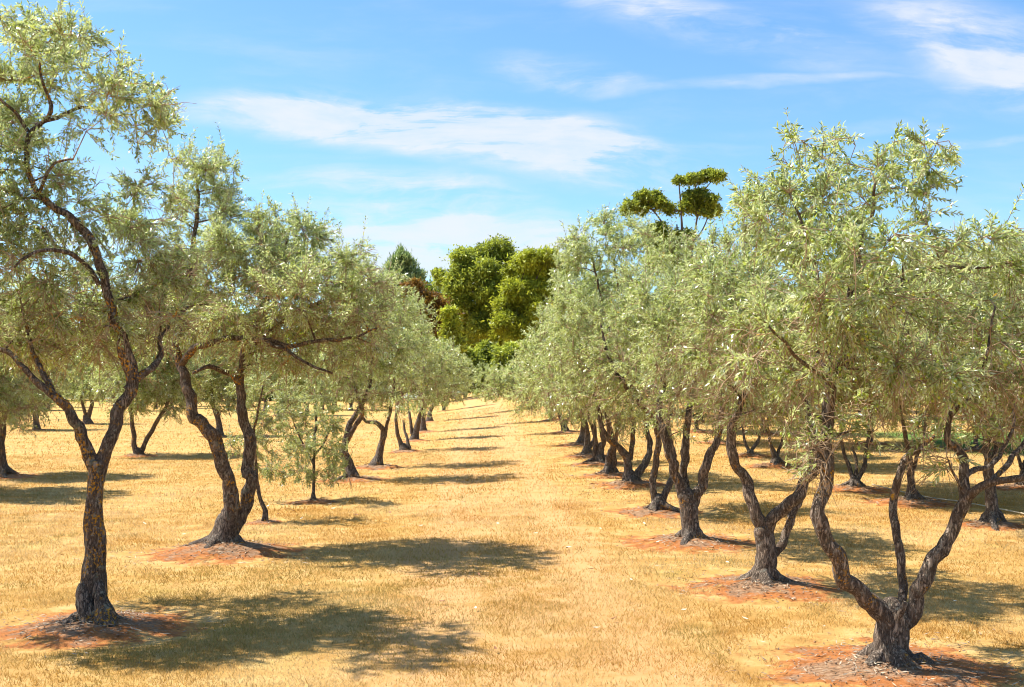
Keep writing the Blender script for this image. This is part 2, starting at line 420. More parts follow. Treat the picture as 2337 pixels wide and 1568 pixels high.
def olive(label, base, trunk, limbs, blobs, dens=1.0, bark=None, twig=None, leafmat=None, soil=0.85, mound=0.06, leaf_len=0.046,
          bare=0.35, fruits=0, depth=1.0, seed=None, name='olive_tree', cat='olive tree', flare=0.5, min_rz=0.55, split=True, stubs=(), droop=0.08, group=GROUP, zscale=None):
    global rng
    rng = np.random.default_rng(seed if seed is not None else int(abs(base[0]) * 131 + base[1] * 17))
    bark = bark or BARK; twig = twig or TWIG; leafmat = leafmat or LEAF
    P = on_ground(*base); Y = P[1]; ppm = F / Y
    soil *= rng.uniform(0.72, 1.05) if Y > 14 else 1.0; mound *= 0.6 if Y > 14 else 1.0
    if soil: SOIL.append((P[0], P[1], soil, mound))
    root = thing(name, label, cat, P, group)
    far = max(1.0, Y / 11.0)
    def loc(px, py, dz): return at(px, py, Y + dz) - P
    # trunk and limbs -------------------------------------------------
    step = 0.035 * far
    sides = 16 if Y < 12 else (12 if Y < 20 else 8)
    curves = []
    tp = [loc(x, y, 0) for x, y, w in trunk]; tr = [w * 0.86 / 2 / ppm for x, y, w in trunk]
    tp = [tp[0] + np.array((0, 0, -0.16))] + tp; tr = [tr[0]] + tr
    dv = norm(tp[-1] - tp[-2])
    tp = tp + [tp[-1] + dv * tr[-1] * 0.5, tp[-1] + dv * tr[-1] * 0.85]; tr = tr + [tr[-1] * 0.75, tr[-1] * 0.25]
    c0 = smooth_curve(tp, tr, step); curves.append(c0)
    fork = len(trunk) > 0
    roots = []
    if Y < 24:
        nl = int(rng.integers(3, 6))
        for k in range(nl):
            a = 2 * np.pi * (k + rng.uniform(-0.4, 0.4)) / nl; r0 = tr[1] * 0.75
            L = tr[1] * rng.uniform(1.2, 2.5)
            pts = np.array([(np.cos(a) * r0 * 0.3, np.sin(a) * r0 * 0.3, 0.16), (np.cos(a) * r0 * 1.0, np.sin(a) * r0 * 1.0, 0.07 + mound * 0.5), (np.cos(a + 0.2) * L * 0.8, np.sin(a + 0.2) * L * 0.8, mound * 0.5), (np.cos(a + 0.3) * L * 1.15, np.sin(a + 0.3) * L * 1.15, -0.07)])
            pts[:, :2] += tp[1][:2]
            curves.append(smooth_curve(pts, np.array([0.5, 0.42, 0.27, 0.12]) * tr[1] * rng.uniform(0.75, 1.15), step))
    for sb_ in stubs:
        curves.append(smooth_curve([loc(q[0], q[1], q[3]) for q in sb_], [q[2] / 2 / ppm for q in sb_], step))
    lcur = []
    for li, lm in enumerate(limbs):
        ph = rng.uniform(0, 6.28); amp = rng.uniform(0.15, 0.4) * depth
        n = len(lm); pts = []; rr = []
        for i, q in enumerate(lm):
            f = i / max(1, n - 1)
            dz = q[3] if len(q) > 3 else amp * math.sin(ph) * f + 0.05 * math.sin(ph + 5 * f) * f
            pts.append(loc(q[0], q[1], dz)); rr.append(q[2] / 2 / ppm)
        cp, cr = smooth_curve(pts, rr, step)
        o_ = rng.random(3) * 40
        for i in range(len(cp)):
            e = min(1.0, i / (len(cp) * 0.15 + 1)); k = 7.0 / far ** 0.5
            cp[i] += np.array([mnoise.noise((cp[i][0] * k + o_[a], cp[i][1] * k + o_[a], cp[i][2] * k)) for a in range(3)]) * (0.012 + cr[i] * 0.45) * e
        lcur.append((cp, cr * 0.82))
    if split and Y < 22:
        link('trunk', trunk_mesh('trunk', curves, sides, bark, (0.07, flare, 5, rng.uniform(0, 6)), 0.3), root)
        for c in lcur:
            link('limb', trunk_mesh('limb', [c], 12 if Y < 14 else 8, bark, None, 0.26), root)
    else:
        link('trunk', trunk_mesh('trunk', curves + lcur, 8 if Y < 30 else 6, bark, (0.12, flare, 5, 1), 0.15), root)
    # branches that fill the crown ------------------------------------
    nodes = []; nrad = []
    srcs = lcur if lcur else [c0]
    for ci, (pp, rr) in enumerate(srcs):
        k0 = int(len(pp) * (0.35 if lcur else 0.5))
        st = max(1, int(0.1 / step))
        nodes += list(pp[k0::st]); nrad += list(rr[k0::st]); nodes.append(pp[-1]); nrad.append(rr[-1])
    ell = []
    for b in blobs:
        cx, cy, rx, ry = b[:4]
        rxm, rym = rx * 1.1 / ppm, ry * 1.08 / ppm
        rz = max(rxm, min_rz) * depth
        dz = b[4] if len(b) > 4 else rng.uniform(-0.55, 0.55) * depth
        dn = b[5] if len(b) > 5 else 1.0
        ell.append((loc(cx, cy, dz), np.array((rxm, rz, rym)), dn))
    vols = np.array([4.19 * e[1].prod() for e in ell])
    att = np.concatenate([ell_points(max(4, int(v * 20 / far ** 0.8)), e[0], e[1] * 0.85) for v, e in zip(vols, ell)])
    nd = np.array(nodes); na = np.array(nrad)
    dd = np.array([np.min(np.linalg.norm(nd - a, axis=1)) for a in att])
    bc = []
    arr = np.zeros((len(nd) + len(att) * 8, 3)); ar = np.zeros(len(arr)); m = len(nd); arr[:m] = nd; ar[:m] = na
    for i in np.argsort(dd):
        a = att[i]; v = arr[:m] - a
        dist = np.linalg.norm(v, axis=1) + np.maximum(v[:, 2] + 0.05, 0) * 0.8
        j = int(np.argmin(dist)); s = arr[j]; L = np.linalg.norm(a - s)
        if L < 0.08: continue
        k = int(np.clip(L / 0.14, 2, 6)); t = np.linspace(0, 1, k + 1)[:, None]
        w = rng.normal(scale=0.10 * L, size=3); sag = np.array((0, 0, 0.16 * L))
        pts = s + (a - s) * t + (w + sag) * (t * (1 - t) * 2) + rng.normal(scale=0.018 * min(1, L), size=(k + 1, 3)) * (t * (1 - t) * 4)
        r0 = min(ar[j] * 0.7, 0.007 + 0.016 * L); r1 = 0.0032
        rr = r0 + (r1 - r0) * t[:, 0]
        bc.append((pts, np.maximum(rr, 0.0022 * far)))
        kk = k
        if m + kk < len(arr):
            arr[m:m + kk] = pts[1:]; ar[m:m + kk] = np.maximum(rr[1:], 0.004); m += kk
    kd = kdtree.KDTree(m)
    for i in range(m): kd.insert(arr[i], i)
    kd.balance()
    # leafy twigs -----------------------------------------------------
    cnt = (vols * np.array([e[2] for e in ell]) * 305 * dens / far ** 1.12).astype(int) + 3
    tgt = np.concatenate([ell_points(c, e[0], e[1]) for c, e in zip(cnt, ell)])
    rel = np.concatenate([np.repeat(e[0][None], c, 0) for c, e in zip(cnt, ell)])
    tgt = tgt[tgt[:, 2] > 0.35] if name == 'olive_tree' else tgt
    st = np.array([kd.find(p)[0][:] for p in tgt])
    vec = tgt - st; ln = np.linalg.norm(vec, axis=1, keepdims=True)
    zc = np.mean([e[0][2] for e in ell]); cc = np.array((np.mean([e[0][0] for e in ell]), np.mean([e[0][1] for e in ell]), zc))
    outw = norm(tgt - cc)
    far_l = np.clip(ln, 0.16, 0.5)
    dirn = norm(norm(vec) * 1.0 + outw * 0.35 + rng.normal(scale=0.28, size=vec.shape))
    vec = dirn * far_l
    st = np.where(ln > 0.5, tgt - vec, st)
    G = np.zeros_like(vec); G[:, 2] = -droop * far_l[:, 0] * rng.uniform(0.2, 1.4, len(vec)); G[:, 0] += 0.05 * far_l[:, 0]
    low_ = tgt[:, 2] < np.percentile(tgt[:, 2], 22); G[low_, 2] -= 0.16 * far_l[low_, 0]
    # the lower, inner wood is partly leafless
    zs = tgt[:, 2]; lo, hi = np.percentile(zs, 3), np.percentile(zs, 97)
    pb = bare * np.clip(1.15 - 1.7 * (zs - lo) / (hi - lo), 0.08, 1.0)
    isb = rng.random(len(zs)) < pb
    # a few shoots stand up out of the top
    top = (~isb) & (zs > lo + 0.55 * (hi - lo)) & (rng.random(len(zs)) < (0.015 if Y < 8 else (0.04 if Y < 12 else 0.08)))
    vec[top] = norm(vec[top] + np.array((0, 0, 0.5))) * rng.uniform(0.25, 0.42, (top.sum(), 1)); G[top] *= 0.4
    tt = np.array((0.0, 0.5, 1.0))
    def tw(sel, r):
        return [(st[i] + vec[i] * tt[:, None] + G[i] * (tt ** 2)[:, None], np.array((r, r * 0.75, r * 0.45)) * far ** 0.8) for i in sel]
    sb = np.nonzero(isb)[0]; sl = np.nonzero(~isb)[0]
    wood = bc
    if Y < 45:
        keep = sl if Y < 18 else sl[::2]
        wood = bc + tw(sb, 0.0034) + tw(keep, 0.0028)
        ex = []
        for i in sb:                       # side twigs on the bare wood
            for _ in range(4 if Y < 15 else (3 if Y < 20 else 1)):
                t = rng.uniform(0.3, 0.95); p = st[i] + vec[i] * t + G[i] * t * t
                w = norm(norm(vec[i]) + rng.normal(scale=0.7, size=3)) * rng.uniform(0.08, 0.22)
                ex.append((np.array((p, p + w * 0.5, p + w + (0, 0, -0.03))), np.array((0.0028, 0.0022, 0.0014)) * far ** 0.8))
        wood += ex
    thick = [c for c in wood if c[1][0] > 0.009]; thin = [c for c in wood if c[1][0] <= 0.009]
    vs = []; ps = []; off = 0; mi = []
    for g, s_, k in ((thick, 6, 1), (thin, 3, 0)):
        if g:
            v, pl, _ = tubes(g, s_); vs.append(v); off_ = off; ps += [q + off_ for q in pl]; off += len(v); mi += [np.full(len(q), k) for q in pl]
    me = make_mesh('branches', np.concatenate(vs), ps, twig, smooth=True); me.materials.append(bark)
    mi = np.concatenate(mi).astype(np.int32)
    if len(mi) == len(me.polygons): me.polygons.foreach_set('material_index', mi)
    link('branches', me, root)
    # leaves ----------------------------------------------------------
    nodes_n = 12 if Y < 12 else (11 if Y < 20 else 9)
    L = leaf_len * far ** 0.52; W = 0.0118 * far ** 0.58 * (leaf_len / 0.046)
    v, q, n = leaves_mesh(st[sl], vec[sl], G[sl], nodes_n, L, W, 0.12)
    clump = np.array([mnoise.noise((p[0] * 2.2 + base[0], p[1] * 2.2, p[2] * 2.2)) for p in tgt[sl]])
    tw_t = np.repeat(np.clip(rng.normal(0.63 + rng.uniform(-0.10, 0.07), 0.17, len(sl)) + clump * 0.35, 0, 1), nodes_n * 2)
    tint = np.clip(tw_t + rng.normal(scale=0.34, size=n), 0, 0.965); tint[rng.random(n) < 0.004] = 1.0
    link('crown', make_mesh('crown', v, [q], leafmat, {'tint': np.repeat(tint, 4)}), root)
    if fruits:
        ids = rng.choice(sl, fruits * 2 // 3); ids = np.concatenate([ids, ids[: fruits // 3]])
        t = rng.uniform(0.3, 1.0, len(ids)); fp = st[ids] + vec[ids] * t[:, None] + G[ids] * (t ** 2)[:, None] + rng.normal(scale=0.016, size=(len(ids), 3)) + (0, 0, -0.018)
        u = np.array([(0, 0, 1)] + [(0.86 * math.cos(a), 0.86 * math.sin(a), 0.5) for a in np.arange(6) * 1.0472] + [(0.86 * math.cos(a), 0.86 * math.sin(a), -0.5) for a in np.arange(6) * 1.0472 + 0.52] + [(0, 0, -1)])
        f = [(0, 1 + i, 1 + (i + 1) % 6) for i in range(6)] + [(1 + i, 7 + i, 1 + (i + 1) % 6) for i in range(6)] + [(1 + (i + 1) % 6, 7 + i, 7 + (i + 1) % 6) for i in range(6)] + [(13, 7 + (i + 1) % 6, 7 + i) for i in range(6)]
        f = np.array(f); r = rng.uniform(0.008, 0.0115, len(ids))[:, None, None] * far ** 0.4
        v = (fp[:, None] + u[None] * r * np.array((1, 1, 1.25))).reshape(-1, 3)
        ff = (f[None] + (np.arange(len(ids)) * 14)[:, None, None]).reshape(-1, 3)
        o = link('olives', make_mesh('olives', v, [ff], OLIVE_FRUIT, smooth=True), root); o['kind'] = 'stuff'
    return root


def auto_olive(label, base, trunk, limbs, h=3.9, r=1.45, seed=0, low=1.3, **kw):
    """an olive whose crown is a loose heap of boughs over its fork"""
    R = np.random.default_rng(seed + 99)
    P = on_ground(*base); ppm = F / P[1]
    x0 = np.mean([l[-1][0] for l in limbs]) * 0.5 + base[0] * 0.5 if limbs else base[0]
    bl = []
    for k in range(10):
        a = R.uniform(0, 6.28); q = R.uniform(0.2, 0.75) * r
        z = R.uniform(low + 0.35, h - 0.55); q *= 1.0 - 0.5 * max(0, (z - low) / (h - low) - 0.5)
        s = R.uniform(0.5, 0.8)
        bl.append((x0 + math.cos(a) * q * ppm, base[1] - z * ppm, s * ppm, s * 0.8 * ppm, math.sin(a) * q))
    bl.append((x0, base[1] - (low + h) / 2 * ppm, r * 0.75 * ppm, (h - low) * 0.42 * ppm, 0))
    return olive(label, base, trunk, limbs, bl, seed=seed, **kw)


# --- the tall lichened tree at the front of the row on the shaded side
olive('tall olive with orange lichen on its straight trunk that forks in two, highest top', (218, 1428),
      [(218, 1425, 74), (213, 1370, 66), (217, 1310, 58), (218, 1250, 50), (215, 1170, 47), (217, 1110, 46), (221, 1062, 50)],
      [[(222, 1085, 40, 0), (205, 1040, 36, 0.0), (192, 1000, 32, -.02), (170, 955, 30, -.05), (140, 915, 26, -.1), (110, 895, 22, -.12), (85, 872, 19, -.1), (58, 845, 16, -.1), (28, 810, 15, 0), (-10, 790, 13, .1), (-80, 740, 10, .2)],
       [(120, 902, 20, -.1), (104, 862, 18, 0), (86, 825, 15, .1), (70, 780, 11, .2), (50, 700, 8, .3)],
       [(222, 1085, 42, 0), (236, 1040, 38, .03), (256, 985, 36, .06), (276, 930, 35, .1), (294, 880, 35, .12), (288, 815, 38, .12), (272, 750, 30, .1), (252, 685, 25, .08), (228, 605, 24, .05), (205, 550, 25, .03), (178, 510, 24, 0), (132, 478, 19, -.05), (103, 452, 18, -.08), (76, 425, 15, -.1), (65, 370, 13, -.1), (66, 310, 13, -.1), (95, 282, 12, -.1), (117, 255, 12, -.1), (108, 215, 9, -.1), (92, 165, 7, -.1), (95, 125, 5, -.1)],
       [(65, 300, 11, -.1), (35, 258, 9, -.15), (0, 233, 8, -.2), (-40, 190, 6, -.2)],
       [(80, 285, 10, -.1), (120, 270, 10, -.05), (165, 250, 9, .05), (205, 246, 8, .1), (245, 258, 7, .15), (300, 262, 5, .2)],
       [(226, 650, 14, .05), (203, 608, 13, .0), (165, 582, 12, -.2), (110, 570, 10, -.4), (72, 578, 8, -.5), (30, 610, 6, -.6)],
       [(90, 440, 10, -.1), (100, 410, 9, -.2), (125, 375, 8, -.3), (165, 365, 6, -.4)],
       [(290, 890, 26, .1), (318, 858, 22, .15), (345, 845, 20, .25), (366, 808, 17, .35), (362, 780, 14, .4), (385, 745, 11, .6), (430, 700, 8, .8)],
       [(262, 715, 16, .1), (240, 700, 11, .5), (190, 690, 9, .8), (150, 670, 7, 1.1)]],
      [(105, 120, 105, 85), (60, 80, 60, 45), (160, 70, 50, 50), (215, 175, 95, 70), (310, 235, 95, 62), (370, 245, 42, 55), (20, 210, 110, 120), (180, 290, 100, 40, 0, .5), (330, 320, 60, 50, .2, .4),
       (20, 400, 120, 100), (140, 420, 70, 60, 0.2, .7), (110, 560, 130, 100), (30, 320, 80, 60), (20, 500, 100, 70, .2), (50, 690, 160, 100), (250, 450, 100, 70, .5, .8), (300, 520, 120, 90, .8), (330, 620, 120, 100, .5), (190, 740, 170, 75), (340, 720, 110, 70, .3), (-120, 500, 160, 250), (-130, 720, 150, 110), (40, 790, 110, 40, .3), (380, 600, 80, 90, .6), (150, 640, 140, 90, 1.3), (300, 680, 120, 90, 1.4), (60, 780, 150, 60, 1.2), (240, 800, 120, 45, .8, .7), (360, 440, 60, 50, .3, .6)],
      dens=1.55, bark=BARK_LICHEN, twig=TWIG_LICHEN, soil=0.92, fruits=500, seed=11, flare=0.45, bare=0.42, stubs=[[(212, 1425, 50, -.06), (200, 1385, 46, -.06), (192, 1352, 36, -.05), (190, 1330, 20, -.04)], [(235, 1425, 44, -.1), (240, 1405, 40, -.1), (232, 1370, 30, -.08), (226, 1330, 18, -.05)]])

# --- its leaning neighbour
olive('leaning olive with two twisted trunks on a litter mound, crown wide over the track', (510, 1258),
      [(512, 1255, 76), (510, 1235, 66), (516, 1205, 58), (522, 1180, 52)],
      [[(514, 1225, 56, 0), (522, 1180, 50, -.03), (529, 1145, 42, -.05), (522, 1100, 40, -.08), (507, 1050, 38, -.1), (486, 1000, 37, -.1), (460, 967, 35, -.1), (440, 942, 32, -.08), (432, 900, 30, -.05), (422, 862, 27, 0), (410, 830, 24, .05), (405, 780, 20, .1), (418, 700, 17, .2), (436, 600, 15, .3), (448, 500, 12, .3), (452, 440, 9, .3), (446, 390, 6, .3)],
       [(526, 1218, 40, .03), (548, 1178, 38, .08), (572, 1115, 38, .1), (566, 1062, 32, .12), (571, 1018, 35, .12), (556, 960, 28, .12), (549, 905, 25, .12), (547, 868, 22, .12), (560, 800, 18, .2), (600, 700, 15, .4), (640, 600, 11, .5), (660, 520, 7, .6)],
       [(412, 835, 20, .05), (440, 800, 19, -.2), (480, 783, 17, -.3), (540, 770, 15, -.35), (600, 778, 14, -.4), (660, 790, 12, -.4), (730, 778, 10, -.4), (800, 772, 8, -.4), (860, 750, 6, -.4)],
       [(600, 778, 11, -.4), (650, 800, 10, -.5), (700, 830, 8, -.5), (760, 852, 6, -.5)],
       [(548, 880, 18, .12), (520, 852, 15, 0), (480, 838, 12, -.2), (440, 850, 8, -.3)],
       [(560, 800, 15, .2), (640, 740, 13, .1), (730, 690, 11, 0), (820, 660, 8, -.1)]],
      [(460, 385, 88, 70, .3), (490, 420, 60, 55, .3), (430, 470, 70, 45, .3, .8), (610, 530, 95, 75), (540, 570, 110, 80), (700, 560, 90, 75), (770, 640, 110, 80), (820, 700, 80, 65), (860, 655, 65, 50), (640, 650, 150, 90), (450, 640, 130, 90), (740, 745, 140, 60), (550, 730, 150, 60), (820, 790, 70, 45, 0, .7), (620, 600, 120, 90, .9), (680, 640, 120, 90, -.8), (480, 560, 90, 70, .8), (650, 820, 130, 35, 0, .5), (420, 760, 90, 60), (380, 660, 70, 70), (520, 470, 60, 50, .3), (800, 600, 70, 50), (720, 820, 110, 40, 0, .6), (560, 810, 120, 40, 0.4, .6)],
      dens=1.4, bark=BARK_SPOT, twig=TWIG_LICHEN, soil=1.1, mound=0.12, fruits=450, seed=12, bare=0.42, flare=0.55, stubs=[[(508, 1232, 44, -.05), (478, 1252, 36, -.05), (450, 1268, 26, -.05), (425, 1282, 10, -.05)], [(530, 1240, 36, 0), (560, 1258, 30, -.05), (590, 1282, 18, -.1)]])

# --- the front tree across the track
olive('fruiting olive with a stout stump splitting into a wide V above knobbly roots', (2032, 1522),
      [(2033, 1518, 98), (2030, 1480, 88), (2030, 1440, 84), (2032, 1405, 88), (2035, 1388, 70)],
      [[(2030, 1420, 66, 0), (1996, 1386, 54, -.02), (1968, 1362, 48, -.05), (1935, 1318, 46, -.08), (1905, 1260, 45, -.1), (1880, 1203, 41, -.12), (1863, 1163, 38, -.1), (1876, 1122, 40, -.08), (1885, 1060, 38, -.05), (1886, 990, 36, -.03), (1886, 930, 35, 0), (1892, 870, 36, 0), (1903, 836, 34, 0)],
       [(1898, 862, 26, 0), (1926, 815, 24, .03), (1935, 745, 21, .05), (1940, 665, 18, .05), (1962, 555, 15, .05), (1986, 488, 11, .05), (1995, 420, 7, .05)],
       [(1897, 860, 16, 0), (1890, 800, 13, -.05), (1880, 720, 12, -.1), (1860, 620, 10, -.15), (1830, 520, 8, -.2), (1800, 440, 5, -.2)],
       [(1905, 850, 18, .02), (1950, 815, 17, .1), (1990, 750, 16, .2), (2033, 672, 14, .25), (2078, 638, 13, .3), (2137, 611, 11, .3), (2191, 607, 9, .3), (2245, 613, 7, .3), (2300, 600, 5, .3)],
       [(1893, 870, 14, 0), (1850, 840, 11, -.25), (1800, 790, 9, -.4), (1750, 740, 6, -.5)],
       [(1895, 850, 12, 0), (1866, 822, 12, .05), (1862, 790, 9, .15), (1845, 730, 7, .3)],
       [(2050, 1412, 30, .02), (2057, 1368, 26, .05), (2056, 1320, 24, .1), (2052, 1255, 24, .12), (2042, 1199, 23, .15), (2039, 1138, 22, .2), (2053, 1078, 22, .22), (2063, 1047, 19, .25), (2094, 1025, 14, .3), (2140, 985, 11, .4), (2170, 920, 8, .5)],
       [(2046, 1425, 60, 0), (2072, 1405, 50, 0), (2090, 1378, 44, -.02), (2103, 1338, 41, -.05), (2128, 1286, 40, -.08), (2166, 1234, 38, -.1), (2189, 1177, 37, -.12), (2207, 1134, 36, -.14)],
       [(2204, 1140, 30, -.14), (2198, 1095, 28, -.12), (2200, 1051, 24, -.1), (2181, 1025, 20, -.1), (2156, 1006, 17, -.12), (2163, 964, 15, -.15), (2189, 930, 13, -.2), (2222, 893, 11, -.25), (2255, 800, 8, -.3), (2270, 700, 6, -.3)],
       [(2204, 1138, 28, -.14), (2228, 1116, 24, -.2), (2268, 1099, 21, -.25), (2311, 1090, 19, -.3), (2350, 1082, 17, -.35), (2420, 1040, 12, -.4)],
       [(2255, 1103, 17, -.22), (2275, 1085, 16, -.15), (2302, 1056, 15, -.1), (2336, 1008, 13, 0), (2370, 930, 9, .1)],
       [(2201, 1085, 18, -.1), (2225, 1074, 16, 0), (2255, 1064, 14, .1), (2281, 1042, 13, .2), (2307, 986, 10, .3), (2320, 900, 7, .4)],
       [(2050, 1408, 18, -.1), (2058, 1386, 16, -.14), (2066, 1372, 15, -.15)]],
      [(1775, 440, 75, 60), (1850, 420, 100, 70), (1960, 420, 100, 70), (2060, 390, 85, 80), (2100, 450, 70, 70), (1930, 520, 150, 90), (1800, 570, 110, 90), (2110, 560, 90, 80, .2, .6), (2210, 600, 110, 70, .2, .6), (2290, 590, 80, 55), (1890, 690, 170, 100), (2080, 700, 140, 100, 0, .6),
       (1760, 730, 110, 90), (1980, 800, 150, 90), (2120, 850, 120, 90), (2240, 740, 110, 100, 0, .7), (2310, 850, 110, 110), (1820, 850, 110, 70), (1950, 950, 120, 60, .2, .7), (2110, 970, 110, 55, .2, .7), (2260, 960, 90, 60), (1850, 1045, 28, 75, -.2, 1.3), (1845, 960, 60, 50, -.1, .7), (1925, 312, 12, 22, 0, 1.6), (1900, 345, 30, 22, 0, 1.2), (1795, 330, 10, 18, 0, 1.6), (1815, 375, 24, 26, 0, 1.2), (2060, 345, 50, 30, 0), (1720, 440, 50, 45), (2110, 350, 40, 40), (1880, 330, 30, 30, 0, 1), (2140, 1050, 60, 30, -.1, .6), (2380, 720, 100, 200), (1700, 820, 60, 60), (1720, 470, 45, 55), (2250, 540, 90, 55, .2, .7), (1960, 640, 130, 110, .8), (2180, 720, 130, 110, .9), (1850, 780, 120, 90, .8), (2080, 600, 130, 110, -.6, .6), (1900, 600, 130, 110, -.7)],
      dens=1.5, bark=BARK_SUNLIT, soil=1.0, mound=0.05, fruits=1300, seed=13, flare=0.0, min_rz=0.42, bare=0.5, stubs=[[(2070, 1508, 34, -.04), (2096, 1512, 44, -.06), (2120, 1524, 40, -.07), (2134, 1544, 14, -.08)], [(2010, 1500, 40, -.03), (1986, 1518, 32, -.05), (1962, 1536, 14, -.06)], [(2040, 1495, 34, -.09), (2050, 1520, 46, -.12), (2050, 1546, 20, -.14)], [(2078, 1520, 30, -.1), (2086, 1536, 34, -.12), (2090, 1552, 14, -.12)]])

olive('olive on a slim waisted trunk with three curving limbs beside the big V-shaped tree', (1742, 1338),
      [(1742, 1335, 66), (1746, 1295, 52), (1747, 1250, 50), (1741, 1210, 48)],
      [[(1745, 1235, 42, 0), (1735, 1195, 38, 0), (1720, 1150, 33, 0), (1700, 1100, 30, .05), (1680, 1058, 27, .05), (1666, 1012, 27, .05), (1671, 975, 26, 0), (1690, 930, 20, 0), (1700, 850, 16, .1), (1690, 750, 12, .2), (1670, 640, 8, .2)],
       [(1746, 1230, 40, 0), (1757, 1188, 38, -.02), (1785, 1158, 37, -.05), (1818, 1133, 34, -.1), (1842, 1098, 30, -.1), (1860, 1058, 27, -.1), (1862, 1020, 22, -.1), (1840, 930, 16, 0), (1800, 820, 12, .1), (1780, 680, 8, .2)],
       [(1758, 1275, 26, .05), (1785, 1238, 24, .08), (1798, 1190, 23, .1), (1818, 1150, 22, .15), (1845, 1060, 16, .3), (1850, 950, 10, .5)]],
      [(1680, 560, 100, 75), (1740, 510, 70, 60), (1640, 660, 100, 90), (1740, 660, 130, 110), (1690, 780, 140, 100), (1640, 880, 90, 70), (1750, 880, 110, 70), (1820, 760, 90, 110), (1600, 790, 70, 80), (1700, 940, 80, 50, 0, .6), (1810, 970, 70, 60), (1780, 560, 70, 60), (1680, 700, 120, 110, .9), (1700, 720, 120, 110, -.8)],
      dens=1.2, bark=BARK_SUNLIT, soil=0.95, mound=0.06, fruits=350, seed=14, flare=0.4, bare=0.5)

olive('olive with three straight limbs fanning from a dark hollow trunk', (1577, 1236),
      [(1578, 1234, 52), (1576, 1195, 46), (1570, 1150, 48), (1566, 1128, 48)],
      [[(1572, 1160, 36, 0), (1556, 1120, 32, 0), (1540, 1078, 27, 0), (1526, 1035, 25, .0), (1514, 985, 22, 0), (1505, 930, 17, .1), (1520, 830, 13, .2), (1540, 700, 8, .2)],
       [(1568, 1140, 26, .05), (1560, 1080, 23, .1), (1563, 1035, 26, .1), (1566, 985, 20, .1), (1580, 880, 14, .2), (1590, 760, 9, .3)],
       [(1576, 1165, 34, 0), (1588, 1132, 30, 0), (1606, 1090, 28, -.05), (1620, 1042, 25, -.1), (1634, 1008, 20, -.1), (1650, 930, 14, -.1), (1650, 820, 9, -.1)]],
      [(1560, 590, 90, 80), (1600, 680, 110, 100), (1520, 700, 100, 90), (1580, 800, 130, 100), (1520, 880, 80, 70), (1620, 900, 100, 70), (1540, 960, 70, 40, 0, .6), (1640, 960, 60, 45, 0, .6), (1650, 780, 80, 90), (1570, 740, 110, 110, .9), (1570, 760, 110, 110, -.8)],
      dens=1.1, bark=BARK, soil=0.95, seed=15, fruits=200)

olive('olive with a U-shaped pair of thin stems from a knobbly stump', (1502, 1167),
      [(1502, 1166, 44), (1502, 1150, 38), (1503, 1138, 34)],
      [[(1500, 1155, 26, 0), (1492, 1125, 20, 0), (1490, 1095, 19, 0), (1497, 1050, 19, 0), (1502, 1005, 17, 0), (1485, 950, 14, -.1), (1445, 905, 13, -.2), (1415, 868, 12, -.3), (1400, 835, 11, -.3), (1384, 802, 9, -.3), (1370, 740, 6, -.3)],
       [(1506, 1152, 24, 0), (1520, 1120, 19, 0), (1530, 1095, 18, .1), (1538, 1060, 16, .2), (1520, 960, 13, .3), (1490, 840, 10, .3), (1480, 700, 6, .3)]],
      [(1470, 640, 90, 80), (1440, 740, 100, 90), (1510, 760, 90, 100), (1400, 820, 90, 70), (1470, 860, 100, 70), (1400, 890, 70, 50), (1460, 930, 80, 40), (1470, 720, 90, 90, .9)],
      dens=1.1, soil=0.9, seed=16)

olive('olive with a bent limb arching over the litter heap, tallest crown beside the track', (1440, 1106),
      [(1440, 1104, 40), (1438, 1090, 34), (1436, 1080, 28)],
      [[(1434, 1096, 26, 0), (1432, 1062, 24, 0), (1428, 1038, 23, 0), (1408, 1016, 18, 0), (1388, 1003, 14, -.1), (1370, 960, 11, -.2), (1350, 860, 8, -.2)],
       [(1446, 1098, 24, 0), (1460, 1072, 21, 0), (1475, 1045, 19, .1), (1482, 1010, 16, .2), (1460, 900, 12, .3), (1430, 760, 9, .3), (1400, 600, 5, .3)],
       [(1436, 1050, 16, 0), (1443, 1010, 13, 0), (1444, 960, 12, 0), (1430, 860, 10, .1), (1380, 720, 7, .2), (1350, 580, 5, .2)]],
      [(1345, 560, 65, 60), (1400, 530, 55, 55), (1300, 590, 45, 45), (1450, 560, 60, 60), (1370, 660, 100, 80), (1310, 700, 70, 70), (1420, 760, 90, 80), (1340, 800, 90, 80), (1400, 880, 80, 60), (1330, 890, 60, 50), (1430, 950, 60, 40), (1370, 700, 90, 90, 1.0)],
      dens=1.15, soil=0.9, mound=0.14, seed=17, min_rz=0.8)

